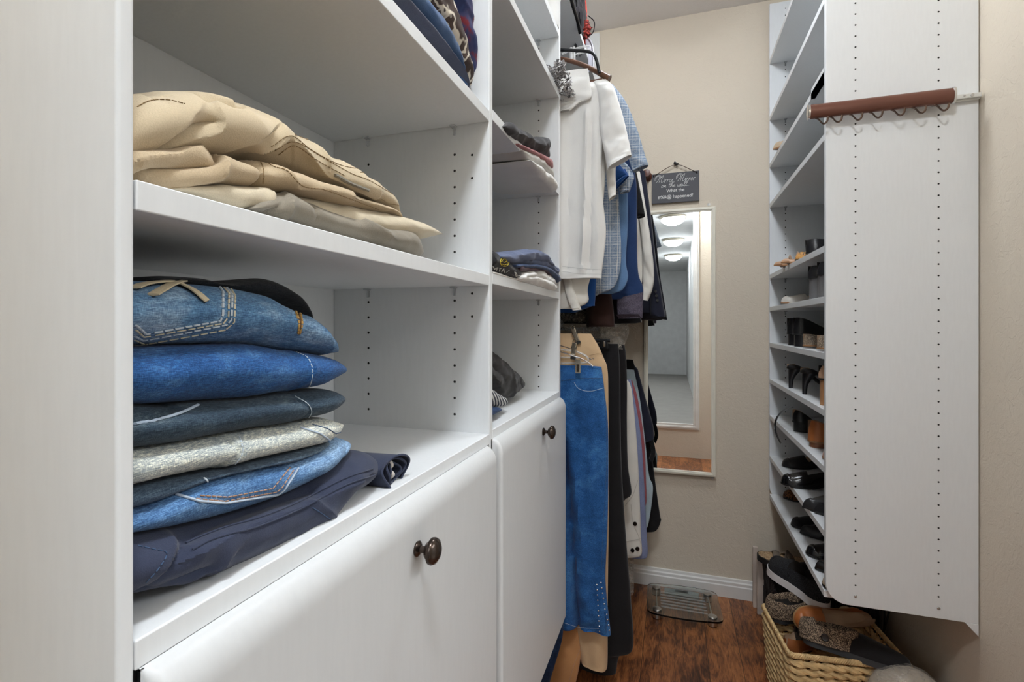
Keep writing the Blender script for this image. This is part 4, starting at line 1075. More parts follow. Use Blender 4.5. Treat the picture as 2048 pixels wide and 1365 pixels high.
t, b = hung('dark brown garment hem hanging lowest under the plaid shirt', 'shirt', 1.90, cotton('dark_brown_cloth', (48, 30, 26), .2),
    [(('x', -.32), (1210, 500)), (('x', -.32), (1225, 600)), (('x', -.32), (1229, 650)), (('x', -.32), (1228, 652))], group=HG, T=.02, N=30, M=36, seed=17)
t, b = hung('black tee shirt with a cuffed short sleeve hanging behind the navy sweatshirt', 'tee shirt', 2.08, BLK,
    [(None, (1250, 260)), (None, (1262, 420)), (None, (1265, 560)), (None, (1262, 600))], name='tee_shirt', group=HG, T=.02, N=40, M=40, seed=18)
hpart(t, 'sleeve', 2.08, BLK, [((1248, 290), (1264, 300)), ((1262, 360), (1280, 378)), ((1272, 420), (1289, 424)), ((1274, 437), (1290, 433))], T=.014, N=24, M=26, pamp=.002, seed=19)
t, b = hung('white button shirt with long sleeve hanging between tee shirt and blazer', 'shirt', 2.18, WHT2,
    [(None, (1262, 300)), (None, (1276, 420)), (None, (1288, 480)), (None, (1285, 560)), (None, (1270, 600))], group=HG, T=.018, N=50, M=50, seed=20)
hpart(t, 'sleeve', 2.17, WHT2, [((1262, 330), (1280, 345)), ((1276, 420), (1300, 470)), ((1284, 500), (1308, 540)), ((1286, 560), (1306, 575)), ((1284, 600), (1296, 602))], T=.014, N=30, M=30, pamp=.002, seed=21)
t, b = hung('lilac grey shirt sliver hanging behind the white button shirt', 'shirt', 2.26, cotton('lilac_grey', (150, 146, 164), .1),
    [(None, (1270, 330)), (None, (1280, 450)), (None, (1286, 560)), (None, (1284, 592))], group=HG, T=.014, N=40, M=40, seed=22)
Y = 2.36
t, b = hung('dark navy blazer hanging close to the mirror, near the back of the upper rod', 'blazer', Y, DKN,
    [(None, (1268, 300)), (None, (1280, 345)), (None, (1288, 420)), (None, (1294, 500)), (None, (1302, 580)), (None, (1306, 622)), (None, (1300, 626))], group=HG, T=.03, N=60, M=60, seed=23)
sl = hpart(t, 'sleeve', Y - .02, DKN, [((1268, 330), (1290, 345)), ((1286, 400), (1302, 430)), ((1294, 480), (1312, 520)), ((1300, 560), (1322, 580)), ((1300, 624), (1330, 630)), ((1302, 630), (1330, 634))], T=.026, N=44, M=40, pleats=.6, pamp=.003, seed=24)
for q in ((1311, 583), (1313, 592), (1315, 601)):
    h = drawn(sl, [q, (q[0] + .5, q[1] + .5)], 1)
    if h: mk('cuff_button', tube([h[0][0], h[0][0] + Vector((0, -.006, 0))], .0065, 14), plain('black_button', (18, 18, 20), .25), sl)
t, b = hung('charcoal pinstripe blazer furthest back on the upper rod', 'blazer', 2.50, cotton('charcoal_wool', (44, 42, 48), .2),
    [(None, (1276, 300)), (None, (1290, 400)), (None, (1300, 500)), (None, (1314, 580)), (None, (1331, 628)), (None, (1322, 637)), (None, (1300, 640))], group=HG, T=.03, N=60, M=50, seed=25)
# things on the high shelf
t = thing('sun_hat', 'dark brimmed hat edge standing against the front of the high shelf', 'hat', tuple(onx(1155, 20, -.36)))
hp = [onx(1138, -20, -.335), onx(1146, 12, -.335), onx(1154, 38, -.335), onx(1160, 66, -.335)]
mk('brim', tube(smooth_path(hp, 20), .006, 10), BLACKM, t)
t = thing('knit_cap', 'black and red scarf-like knit hanging over the high shelf beside the ceiling', 'knit', (-.36, 2.0, 2.60))
def blob(c, r, seed, amp=.25, n=28, sc=(1, 1, 1), fr=3):
    V = []; F = []; m = n // 2
    for i in range(m + 1):
        for k in range(n):
            a = math.pi * i / m; b = 2 * math.pi * k / n
            d = Vector((math.sin(a) * math.cos(b), math.sin(a) * math.sin(b), math.cos(a)))
            w = 1 + amp * noise.fractal(d * fr + Vector((seed, 0, 0)), .8, 2, 3)
            V.append(Vector(c) + Vector((d.x * sc[0], d.y * sc[1], d.z * sc[2])) * r * w)
    for i in range(m):
        for k in range(n):
            F.append((i * n + k, i * n + (k + 1) % n, (i + 1) * n + (k + 1) % n, (i + 1) * n + k))
    return V, F
c1 = onx(1165, 22, -.35)
mk('dark_knit', blob((c1.x - .02, c1.y, c1.z - .02), .062, 3, .4, 40, (.45, 1.3, 2.1)), cotton('black_knit', (34, 30, 34), .3, 300), t)['label'] = 'black knitted part'
mk('red_knit', blob((c1.x - .006, c1.y + .04, c1.z + .02), .05, 9, .5, 40, (.25, .9, 2.2)), cotton('red_knit', (214, 62, 44), .25, 300), t)['label'] = 'bright red knitted edge'
c2 = onx(1166, 58, -.35)
mk('maroon_pompom', blob((c2.x - .006, c2.y, c2.z - .004), .034, 5, .5, 50, (1, 1, 1), 9), mottled('maroon_yarn', [(.4, (70, 34, 36)), (.6, (176, 70, 60))], 90), t)['label'] = 'maroon pompom'
mk('cord_loop', tube(smooth_path([c2 + Vector((.02, 0, .05)), c2 + Vector((.045, 0, .02)), c2 + Vector((.04, .0, -.02)), c2 + Vector((.02, 0, -.035))], 14), .002, 6), BLACKM, t)
t = thing('plastic_hanger', 'translucent grey curved plastic hanger end above the walnut hanger', 'hanger', (-.36, 2.1, 2.5))
q = smooth_path([ony(1162, 68, 2.05), ony(1178, 78, 2.05), ony(1186, 98, 2.05), ony(1186, 138, 2.05)], 20)
mk('rim', tube(q, .004, 8), plain('grey_plastic', (160, 158, 164), .4), t)
q2 = [p + Vector((-.02, .0, -.01)) for p in q]
mk('web', (list(q) + q2, [(i, i + 1, len(q) + i + 1, len(q) + i) for i in range(len(q) - 1)]), plain('lilac_grey_plastic', (176, 174, 184), .5), t)

# ------------------------------------------------------------------ lower rod
LG = 'clothes hanging from the lower rod'
Y = 1.60
t, b = hung('stretch blue jeans with a studded ankle slit, clipped at the front of the lower rod', 'jeans', Y, D_JEAN,
    [(None, (1203, 733)), (None, (1206, 756)), (None, (1210, 790)), (None, (1216, 850)), (None, (1217, 950)), (None, (1215, 1060)), (None, (1211, 1150)), (None, (1214, 1200)), (None, (1221, 1262)), (None, (1221, 1271))], group=LG, T=.026, N=130, M=110, pleats=1.2, pamp=.012, seed=31, amp=.006, grooves=[([(1128, 880), (1133, 950), (1142, 1060), (1150, 1160), (1155, 1240), (1156, 1262)], .038, .007), ([(1146, 850), (1153, 960), (1166, 1100), (1176, 1240)], -.012, .012), ([(1128, 800), (1124, 900)], -.008, .01), ([(1190, 900), (1205, 980), (1209, 990)], .006, .006), ([(1160, 1000), (1200, 1040)], .004, .006), ([(1170, 1080), (1208, 1070)], .004, .006), ([(1160, 1130), (1205, 1150)], .004, .006)])
stitch(b, [[(1123, 762), (1160, 758), (1204, 757)]], .0010, THREAD_B, 'waistband_seam', n=50)
stitch(b, [[(1148, 765), (1158, 778), (1180, 783), (1209, 776)]], .0008, THREAD_W, 'pocket_stitching', n=50)
stitch(b, [[(1209, 790), (1213, 860), (1212, 960), (1206, 1060), (1202, 1160)]], .0006, THREAD_B, 'side_seam', n=80)
stitch(b, [[(1130, 1247), (1160, 1256), (1198, 1258)]], .0006, THREAD_W, 'hem_stitching', n=50)
stitch(b, [[(1209, 1225), (1212, 1240), (1212, 1266)]], .0012, D_NAVYJ, 'ankle_slit', n=30)
STUD = plain('silver_stud', (226, 230, 236), .15, 1.0)
studs = []
tr = bvh_of(b)
for i in range(10):
    for px, py in ((1193.5 + i * .6, 1170 + 10.4 * i), (1202 + i * 1.6 + (2 if i > 5 else 0), 1166 + 10.6 * i)):
        h = tr.ray_cast(CAMP, ray(px, py).normalized())
        if h[0] is not None:
            n_ = h[1] if h[1].dot(ray(px, py)) < 0 else -h[1]
            M = Matrix.Translation(h[0]) @ n_.to_track_quat('Z', 'Y').to_matrix().to_4x4()
            mk('stud', lathe([(.0026, -.001), (.0026, .0004), (.0018, .0014), (.0005, .0018)], M, 10), STUD, b)
# clip hanger
t = thing('clip_hanger', 'chrome clip hanger gripping the waistband of the blue jeans', 'hanger', (RX, Y, 1.33))
c = ony(1156, 733, Y - .034)
CG = plain('champagne_chrome', (196, 184, 166), .2, 1.0)
mk('clip', join(box(c.x - .0085, c.x + .0085, c.y - .004, c.y + .001, c.z - .022, c.z + .022), box(c.x - .0095, c.x + .0095, c.y - .006, c.y - .004, c.z + .010, c.z + .022)), CG, t, bevel=.001)
mk('clip_slot', box(c.x - .004, c.x + .004, c.y - .0052, c.y - .004, c.z - .018, c.z + .006), BRONZE, t, bevel=.0008)
mk('wire', tube(smooth_path([(-.62, Y - .02, c.z + .012), (RX, Y - .02, c.z + .055), (c.x - .01, Y - .025, c.z + .03), (c.x + .03, Y - .02, c.z + .012), (c.x + .045, Y - .02, c.z + .0)], 24), .0018, 8), CHROME, t)
def clip2(px, py, yy, ang, label):
    t = thing('metal_clip', label, 'clip', tuple(ony(px, py, yy)))
    M = Matrix.Translation(ony(px, py, yy)) @ Matrix.Rotation(ang, 4, 'Y')
    mk('jaw', xform(join(box(-.007, .007, -.006, -.002, -.03, .018), box(-.007, .007, .002, .006, -.03, .018)), M), CG, t, bevel=.0015)
    mk('spring', xform(tube([(-.008, 0, .002), (.008, 0, .002)], .006, 12), M), BLACKM, t)
    mk('rubber_tip', xform(box(-.008, .008, -.007, .007, -.036, -.026), M), plain('black_rubber', (28, 28, 28), .6), t, bevel=.002)
    mk('ring', xform(tube([(.006 * math.cos(a), 0, .022 + .007 * math.sin(a)) for a in [i / 14 * 2 * math.pi for i in range(14)]], .0014, 6, True), M), CG, t)
clip2(1148, 697, 1.60, .1, 'silver bulldog clip with black tip, just above the jeans waistband')
clip2(1150, 668, 1.66, -.35, 'silver bulldog clip tilted higher up on the folded khaki waistband')
t = thing('clothes_hanger', 'clear plastic trouser hanger showing between clip and jeans waistband', 'hanger', (RX, 1.62, 1.27))
mk('arm', join(tube(smooth_path([ony(1122, 700, 1.625), ony(1150, 703, 1.625), ony(1172, 712, 1.625), ony(1176, 722, 1.625), ony(1165, 726, 1.625), ony(1122, 727, 1.625)], 30), .003, 8), tube([ony(1122, 715, 1.62), ony(1160, 716, 1.62)], .0025, 8)), CLR, t)
# wire hangers bunched
for i in range(9):
    yy = 1.64 + i * .028 + (.03 if i > 4 else 0); jx = .006 * math.sin(i * 2.3)
    t = thing('wire_hanger', 'thin chrome wire hanger hooks bunched on the lower rod by the shelving', 'hanger', (RX, yy, 1.335), 'wire hangers bunched on the lower rod')
    x0, z0 = RX + jx, 1.335
    hk = smooth_path([(x0 - .022, yy, z0 - .004), (x0 - .014, yy, z0 + .019), (x0 + .004, yy, z0 + .024), (x0 + .021, yy + .002, z0 + .008), (x0 + .016, yy, z0 - .018), (x0 + .002, yy, z0 - .035), (x0, yy, z0 - .06)], 26)
    mk('hook', tube(hk, .0015, 6), CHROME, t)
    sh = smooth_path([(x0, yy, z0 - .06), (x0 + .10, yy, z0 - .085), (x0 + .17, yy, z0 - .12)], 12)
    mk('shoulder_wire', tube(sh, .0015, 6), CHROME, t)
KHP = cotton('beige_chino', (196, 166, 130), .08, 900)
t, b = hung('beige chino trousers folded over a bar behind the clipped blue jeans', 'trousers', 1.69, KHP,
    [(('x', -.60), (1182, 668)), (('x', -.60), (1196, 690)), (('x', -.60), (1208, 716)), (('x', -.60), (1216, 740)), (('x', -.60), (1218, 800)), (('x', -.46), (1219, 1000)), (('x', -.34), (1217, 1200)), ((1164, 1300), (1217, 1312)), ((1166, 1306), (1215, 1326))], group=LG, T=.028, N=100, M=60, pleats=.8, pamp=.008, seed=32, lean=-.03)
stitch(b, [[(1178, 712), (1195, 708), (1212, 712)]], .0008, THREAD_K, 'waistband_seam', n=40)
t, b = hung('tan trousers hanging low behind the door corner at the floor', 'trousers', 1.66, cotton('tan_twill', (176, 128, 84), .10, 900),
    [(('x', -.50), (1140, 1150)), (('x', -.50), (1155, 1230)), (('x', -.48), (1164, 1290)), (('x', -.47), (1160, 1330)), (('x', -.46), (1150, 1375)), (('x', -.46), (1140, 1420))], group=LG, T=.022, N=60, M=44, pleats=.6, pamp=.004, seed=33, lean=-.03)
stitch(b, [[(1163, 1292), (1150, 1325), (1138, 1364)]], .0008, THREAD_O, 'side_seam', n=40)
t, b = hung('dark blue denim leg slanting below the hamper door corner', 'jeans', 1.535, D_NAVYJ,
    [((1085, 1120), (1124, 1170)), ((1080, 1200), (1126, 1240)), ((1070, 1270), (1124, 1280)), ((1050, 1330), (1110, 1330)), ((1030, 1400), (1098, 1372)), ((1020, 1430), (1090, 1420))], group=LG, T=.016, N=50, M=40, pleats=.5, pamp=.003, seed=34)
t, b = hung('small grey striped cuff showing under the hem of the blue jeans', 'shirt', 1.66, stripes('grey_cuff', (176, 176, 176), (146, 148, 154), 60, 'X'),
    [((1120, 1200), (1166, 1200)), ((1124, 1260), (1166, 1262)), ((1130, 1277), (1165, 1281)), ((1132, 1280), (1164, 1283))], group=LG, T=.008, N=24, M=30, pleats=1, pamp=.003, seed=35)
t, b = hung('black trousers reaching almost to the floor beside the beige chinos', 'trousers', 1.86, BLK,
    [(None, (1236, 688)), (None, (1240, 740)), (None, (1242, 900)), (None, (1247, 1000)), (None, (1254, 1100)), (None, (1262, 1200)), (None, (1266, 1296)), (None, (1240, 1310)), (None, (1232, 1345))], group=LG, T=.035, N=90, M=60, pleats=1, pamp=.012, seed=36)
t, b = hung('black long jacket hanging behind the black trousers with a wide sleeve', 'jacket', 2.0, cotton('soft_black_wool', (30, 28, 30), .25, 500),
    [(None, (1238, 690)), (None, (1250, 696)), (None, (1254, 760)), (None, (1254, 850)), (None, (1256, 930)), (None, (1263, 985)), (None, (1252, 998)), (None, (1240, 1010))], group=LG, T=.035, N=70, M=60, pleats=.8, pamp=.008, seed=37)
Y = 2.16
t, b = hung('white denim jacket with metal cuff buttons on the lower rod', 'jacket', Y, WHT2,
    [(None, (1248, 752)), (None, (1262, 775)), (None, (1270, 840)), (None, (1276, 920)), (None, (1280, 1010)), (None, (1282, 1070)), (None, (1284, 1105)), (None, (1276, 1114)), (None, (1250, 1116))], group=LG, T=.022, N=80, M=60, pleats=1.4, pamp=.007, seed=38)
for q in ((1270, 1048), (1265, 1101), (1275, 1098)):
    h = drawn(b, [q, (q[0] + .5, q[1] + .5)], 1)
    if h: mk('button', tube([h[0][0] + Vector((0, .002, 0)), h[0][0] + Vector((0, -.004, 0))], .0085, 14), BRONZE, b)
stitch(b, [[(1250, 1084), (1270, 1080), (1281, 1078)], [(1262, 1010), (1266, 1045), (1278, 1075), (1283, 1100)], [(1250, 1012), (1266, 990), (1276, 960)]], .0012, plain('seam_dull_cream', (188, 182, 172), .9), 'cuff_seam', n=40)  # seam lines a little darker than the jacket cloth
t, b = hung('blue-lilac checked shirt hanging behind the white denim jacket', 'shirt', 2.23, cotton('blue_lilac_check', (124, 132, 164), .15, 300),
    [(None, (1262, 760)), (None, (1280, 860)), (None, (1288, 960)), (None, (1293, 1060)), (None, (1295, 1112)), (None, (1280, 1116))], group=LG, T=.018, N=60, M=50, seed=39)
t, b = hung('rose red shirt sliver hanging on the lower rod between blue shirts', 'shirt', 2.28, cotton('rose_red_cotton', (150, 84, 90), .15, 300),
    [(None, (1264, 760)), (None, (1276, 800)), (None, (1288, 880)), (None, (1292, 960)), (None, (1292, 1010)), (None, (1280, 1015))], group=LG, T=.018, N=60, M=50, seed=40)
t, b = hung('pale blue shirt with a folded-back sleeve hanging near the mirror frame', 'shirt', 2.34, cotton('pale_blue_cotton', (166, 182, 190), .1, 300),
    [(None, (1268, 740)), (None, (1280, 800)), (None, (1290, 880)), (None, (1298, 950)), (None, (1306, 975)), (None, (1302, 1020)), (None, (1296, 1052)), (None, (1290, 1060))], group=LG, T=.018, N=60, M=50, seed=41)
t, b = hung('black cardigan lowest and furthest back on the lower rod', 'cardigan', 2.50, BLK,
    [(None, (1266, 720)), (None, (1284, 790)), (None, (1300, 880)), (None, (1310, 960)), (None, (1320, 1030)), (None, (1322, 1042)), (None, (1312, 1062)), (None, (1290, 1064))], group=LG, T=.025, N=60, M=50, seed=42)
hpart(t, 'sleeve', 2.44, DKN, [((1268, 730), (1276, 740)), ((1276, 790), (1292, 800)), ((1284, 850), (1306, 850)), ((1290, 880), (1308, 872)), ((1290, 885), (1308, 878))], label='navy folded sleeve', T=.018, N=24, M=30, pamp=.002, seed=43)
hpart(t, 'belt', 2.43, BLK, [((1294, 872), (1302, 870)), ((1300, 890), (1309, 890)), ((1302, 905), (1311, 908)), ((1298, 918), (1305, 926))], T=.006, N=16, M=16, pamp=.001, seed=44)
# plastic film
def m_film(name='crinkled_plastic_film', ns=70, bd=.006):
    t = NT(name); t.base(lin((216, 208, 196))); t.set(Roughness=.12)
    f = t.noise(ns, 5, .7, dist=1.5)
    t.l(t.ramp(f, [(.35, (.06, .06, .06)), (.6, (.45, .45, .45)), (.75, (.8, .8, .8))]), t.p.inputs['Alpha'])
    t.bump(f, bd); t.p.inputs['Specular IOR Level'].default_value = .8
    return t.m
FILM = m_film()
t = thing('plastic_garment_bag', 'clear crinkled dry-cleaning bag bunched over the black trousers hanger', 'garment bag', (-.3, 2.06, 1.3))
mk('film', hang_loft(2.02, [(('x', -.46), (1250, 600)), (('x', -.46), (1254, 640)), (('x', -.42), (1258, 665)), (('x', -.35), (1250, 690)), (('x', -.31), (1250, 700))], T=.05, N=50, M=70, pleats=4, pamp=.012, amp=.012, seed=51), FILM, t)
t = thing('plastic_garment_bag', 'clear plastic film tail hanging under the white denim jacket above the baseboard', 'garment bag', (-.25, 2.25, .3))
mk('film', hang_loft(2.25, [((1250, 1090), (1268, 1090)), ((1250, 1120), (1268, 1120)), ((1252, 1150), (1268, 1150)), ((1253, 1175), (1268, 1182)), ((1256, 1184), (1266, 1186))], T=.02, N=40, M=50, pleats=5, pamp=.008, amp=.01, seed=52), FILM, t)
t = thing('clip_hanger', 'black plastic clip hanger holding the black trousers', 'hanger', (RX, 1.84, 1.3))
q = ony(1209, 688, 1.80)
mk('clip', join(box(q.x - .016, q.x + .012, q.y - .006, q.y + .006, q.z - .018, q.z + .018)), BLACKM, t, bevel=.003)
mk('bar', tube([(-.6, q.y, q.z + .012), (q.x + .02, q.y, q.z + .012)], .006, 10), BLACKM, t)
mk('clip_button', box(q.x - .004, q.x + .004, q.y - .009, q.y - .006, q.z - .010, q.z + .010), CHROME, t, bevel=.001)
mk('hook', tube(smooth_path([(RX, q.y, q.z + .012), (RX, q.y, 1.315), (RX + .02, q.y, 1.335), (RX, q.y, 1.357), (RX - .018, q.y, 1.345)], 16), .002, 8), CHROME, t)
# ------------------------------------------------------------------ shoes
def shoe_mesh(L=.24, W=.078, hh=0.0, toe='round', sv=.62, counter=.052, mid=.034, vamp=.048, toeh=.022, soleT=.004, flatb=False, wob=0, seed=0, N=44):
    """upper as one shell with the foot opening modelled; returns upper, lining faces, sole"""
    def hw(s):
        if s < .14: w = .37 * math.sqrt(max(0, 1 - (1 - s / .14) ** 2)) + .0
        elif s < .42: w = .37 - .035 * math.sin((s - .14) / .28 * math.pi) * .9
        elif s < .72: w = .37 + .13 * ss(.42, .72, s)
        else:
            q = (s - .72) / .28
            if toe == 'point': w = .5 * (1 - q ** 1.25)
            elif toe == 'square': w = .5 * (1 - q ** 5) ** .7
            else: w = .5 * math.sqrt(max(0, 1 - q ** 2.3))
        return max(.012, w) * W
    def base(s):
        if flatb: return hh * (1 - .6 * s) if hh else 0
        return hh * (1 - ss(.10, .66, s)) + (.004 if s > .9 else 0)
    def side(s):
        if s < .5: return mid + (counter - mid) * (1 - ss(0.02, .40, s))
        if s < sv: return mid + (vamp * .55 - mid) * ss(.5, sv, s)
        return interp([(sv, vamp * .55), (1, toeh * .6)], s)
    def crown(s):
        return interp_s([(0, vamp), (sv, vamp), (sv + (1 - sv) * .5, (vamp + toeh) * .52), (1, toeh)], s) * (1 if s < .94 else max(.12, math.sqrt(max(0, 1 - ((s - .94) / .06) ** 2))))
    secs = []; flags = []
    K = 7; J = 9
    for i in range(N + 1):
        s = (1 - math.cos(math.pi * i / N)) / 2
        x = L * s; w = hw(s); b = base(s) + soleT; h = side(s); c = crown(s)
        m = ss(sv - .012, sv + .012, s)
        pts = []
        for k in range(K):
            v = k / (K - 1)
            bul = 1 + .05 * math.sin(v * math.pi) - .07 * v
            tp = (1 - ss(.0, .45, s)) * v
            op = Vector((x + .010 * tp * (1 - ss(0, .12, s)) - .004 * math.sin(v * math.pi) * (1 - ss(0, .1, s)), -w * (bul - .30 * tp), b + h * v))
            a = math.pi / 2 * v * .62
            cl = Vector((x, -w * (math.cos(a)), b + c * math.sin(a) ** .9))
            pts.append(op.lerp(cl, m))
        for k in range(1, J):
            v = k / J
            yy = (-1 + 2 * v)
            inn = w * .86 * yy * (1 - .30 * (1 - ss(.0, .45, s)) * abs(yy) ** 3)
            depth = h * (abs(yy) ** 8) + .002 * abs(yy)
            op = Vector((x, inn, b + .003 + depth * .9))
            a = math.pi / 2 * .62 + (math.pi - math.pi * .62) * v
            cl = Vector((x, -w * math.cos(a), b + c * max(0, math.sin(a)) ** .9))
            pts.append(op.lerp(cl, m))
        for k in range(K - 1, -1, -1):
            p = pts[k]; pts.append(Vector((x, -p.y, p.z)))
        secs.append(pts); flags.append(m)
    V, F = loft(secs, closed=False)
    npt = len(secs[0]); mi = []
    for i in range(N):
        for k in range(npt - 1):
            mi.append(1 if (K - 1 <= k < K + J - 1 and flags[i] < .5) else 0)
    sole = []
    for i in range(N + 1):
        s = (1 - math.cos(math.pi * i / N)) / 2
        w = hw(s) * 1.03 + .001; b = base(s); x = L * s * 1.008 - .001
        sole.append([Vector((x, -w, b)), Vector((x, -w, b + soleT + .0015)), Vector((x, 0, b + soleT)), Vector((x, w, b + soleT + .0015)), Vector((x, w, b)), Vector((x, 0, b))])
    return (V, F), mi, loft(sole), hw, base
RB = []
def shoe(name, label, upper, lining, solem, loc=(0, 0, 0), rz=0.0, group=None, heel=None, heelm=None, cat='shoe', collar=None, ry=0.0, rx=0.0, straps=(), **k):
    t = thing(name, label, cat, (0, 0, 0), group)
    U, mi, S, hw, base = shoe_mesh(**k)
    mk('upper', U, [upper, lining], t, mi=mi)
    mk('sole', S, solem, t)
    hh = k.get('hh', 0); W = k.get('W', .078); L = k.get('L', .24)
    if heel and hh > .008:
        if heel == 'block': pr = [(0, .034, .030), (.5, .031, .028), (1, .031, .028)]
        elif heel == 'stiletto': pr = [(0, .030, .028), (.25, .018, .018), (.55, .010, .010), (1, .0075, .0075)]
        elif heel == 'flare': pr = [(0, .036, .031), (.5, .034, .030), (1, .037, .034)]
        else: pr = [(0, .036, .031), (1, .034, .030)]
        secs = []
        for u in [i / 10 for i in range(11)]:
            lx = interp([(a, b) for a, b, c in pr], u); wy = interp([(a, c) for a, b, c in pr], u)
            z = (hh + .001) * (1 - u); cx = .004 + lx + (.0 if heel != 'stiletto' else .002 * u)
            ring = []
            for q in range(20):
                a = 2 * math.pi * q / 20; ca, sa = math.cos(a), math.sin(a)
                xx = cx + lx * (ca if ca < 0 else min(ca, .75)) * 1.0
                ring.append(Vector((xx, wy * sa, z - (0 if u > 0 else -0.002) - (.0 if u > 0 else 0))))
            secs.append(ring)
        # top ring follows the sole
        for p in secs[0]: p.z = base(max(0, min(1, p.x / L))) + .0015
        mk('heel', loft(secs), heelm or solem, t)
    for st in straps:
        kind = st[0]
        if kind == 'ankle':
            z = hh + k.get('counter', .052) + st[1]
            pts = [Vector((.045 + .052 * math.cos(a), .030 * math.sin(a), z + .006 * math.cos(a))) for a in [i / 24 * 2 * math.pi for i in range(24)]]
            mk('ankle_strap', tube(pts, .0035, 6, True, .4), st[2], t)
        if kind == 'cross':
            for s0, s1 in st[1]:
                pts = []
                for i in range(15):
                    v = i / 14; s = s0 + (s1 - s0) * v
                    w = hw(s); pts.append(Vector((L * s, w * (-1 + 2 * v), base(s) + .004 + st[3] * math.sin(math.pi * v) ** .7)))
                mk('strap', tube(pts, st[4] if len(st) > 4 else .006, 8, flat=.3), st[2], t)
        if kind == 'bow':
            x = L * st[1]
            c = Vector((x, 0, base(st[1]) + st[3]))
            mk('bow', join(blob(c + Vector((0, -.011, 0)), .009, 2, .2, 16, (.7, 1.2, .5)), blob(c + Vector((0, .011, 0)), .009, 5, .2, 16, (.7, 1.2, .5)), blob(c, .005, 1, .1, 12)), st[2], t)
    if collar:
        mat, ch, cr = collar
        pts = []
        sv = k.get('sv', .62); n = 40
        for i in range(n):
            a = 2 * math.pi * i / n
            x = L * (sv * .5 + .02) + L * (sv * .5 + .0) * math.cos(a); s = max(.02, min(.98, x / L))
            y = W * .40 * math.sin(a) * (1.0)
            pts.append(Vector((x, y, base(s) + ch + .012 * (math.cos(a)))))
        mk('knit_collar', tube(pts, cr, 12, True, 1.25), mat, t)
    t.rotation_euler = (rx, ry, rz)
    t.location = loc
    return t
def copy_tree(o, parent=None):
    c = o.copy(); COL.objects.link(c)
    if parent is not None: c.parent = parent
    for ch in list(o.children): copy_tree(ch, c)
    return c
PI = math.pi
BLL = leather('black_leather', (30, 29, 31), .3); BLP = leather('black_patent', (20, 20, 22), .08); BLS = cotton('black_suede', (32, 30, 31), .2, 500)
TANL = leather('cognac_leather', (176, 104, 54), .35); NUDE = leather('nude_leather', (196, 158, 128), .35); BEIGE = leather('beige_leather', (190, 168, 142), .4)
WHP_ = leather('pearl_white_leather', (214, 208, 198), .2); SILV = plain('silver_leather', (150, 152, 158), .2, .7)
GRYL = leather('grey_leather', (112, 110, 110), .35); LINB = leather('beige_lining', (198, 168, 138), .6); LINK = plain('dark_lining', (44, 40, 38), .8)
SOLK = plain('black_sole', (24, 23, 23), .6); SOLT = plain('tan_sole', (150, 108, 72), .5)
LEO = mottled('leopard_print', [(.38, (34, 24, 20)), (.47, (110, 70, 44)), (.53, (150, 100, 62)), (.60, (46, 30, 24)), (.68, (30, 22, 18))], 70, .7, .0004)
LEO2 = mottled('leopard_orange', [(.36, (40, 28, 22)), (.45, (206, 150, 84)), (.56, (214, 160, 94)), (.60, (40, 28, 22))], 60, .5, .0003)
GLIT = mottled('glitter_taupe', [(.35, (92, 78, 66)), (.55, (142, 124, 104)), (.72, (200, 184, 160))], 300, .4, .0006, 2, .6)
RG = 'shoes standing on the wall-hung shoe shelves'
def at_front(i, px, py=None, X=.43):
    """point on shelf i below the measured column px on plane X"""
    p = onx(px, 600, X); return Vector((X, p.y, SH[i] + .0005))
def out(i, px, X=.43, L=.24):      # toe towards the aisle, toe tip at X
    p = at_front(i, px, X=X); return (X + L, p.y, p.z), PI
def inn(i, px, X=.43):             # heel towards the aisle
    p = at_front(i, px, X=X); return (X, p.y, p.z), 0.0
# shelf 3
l, r = out(3, 1548, .405)
shoe('dress_shoe', 'beige and cream shoe with its toe poking over the shelf end, third shelf from top', BEIGE, WHP_, SOLT, l, r - .12, RG, 'block', SOLT, hh=.03, toe='point')
# shelf 4
l, r = out(4, 1588, .46)
shoe('sandal', 'black strappy sandal with ankle ruffle on the fourth shoe shelf', BLS, LINK, SOLK, l, r + .1, RG, 'block', BLP, cat='sandal', hh=.035, sv=.80, counter=.03, mid=.006, vamp=.02, straps=[('ankle', .035, BLS), ('cross', [(.60, .68), (.74, .80)], BLS, .040, .008)])
l, r = out(4, 1638, .47)
shoe('sandal', 'silver grey cup-heeled sandal beside the end panel on the fourth shoe shelf', SILV, GRYL, SOLK, l, r, RG, 'block', SILV, cat='sandal', hh=.05, sv=.5, counter=.03, mid=.03, vamp=.062, toeh=.04, toe='square', straps=[('ankle', .02, SILV)])
# shelf 5
for px, X, lab in ((1548, .385, 'nude pointed slingback with straps at the far end of the fifth shoe shelf'), (1562, .395, 'nude and grey slingback second from the far end of the fifth shoe shelf')):
    l, r = out(5, px, X)
    shoe('sandal', lab, NUDE, GRYL, SOLT, l, r, RG, 'block', SOLT, cat='sandal', hh=.032, toe='point', sv=.80, counter=.02, mid=.006, vamp=.016, toeh=.012, straps=[('cross', [(.56, .66), (.66, .58), (.76, .76)], NUDE, .036, .008)])
l, r = out(5, 1590, .43)
shoe('flat_shoe', 'orange leopard print flat lying at the middle of the fifth shoe shelf', LEO2, LINK, SOLK, l, r, RG, toe='point', hh=0.0, mid=.022)
l, r = inn(5, 1612, .45)
l = (l[0] + .0, l[1], l[2] + .02)
shoe('flat_shoe', 'black leather loafer propped up on its neighbour, fifth shoe shelf', BLL, LINK, SOLK, l, r, RG, ry=-.06, counter=.046, mid=.036)
l, r = out(5, 1640, .47)
shoe('flat_shoe', 'black slingback shoe hard against the end panel, fifth shoe shelf', BLL, BEIGE, SOLK, l, r, RG, hh=.01, toe='point', mid=.02, straps=[('ankle', .0, BLL)])
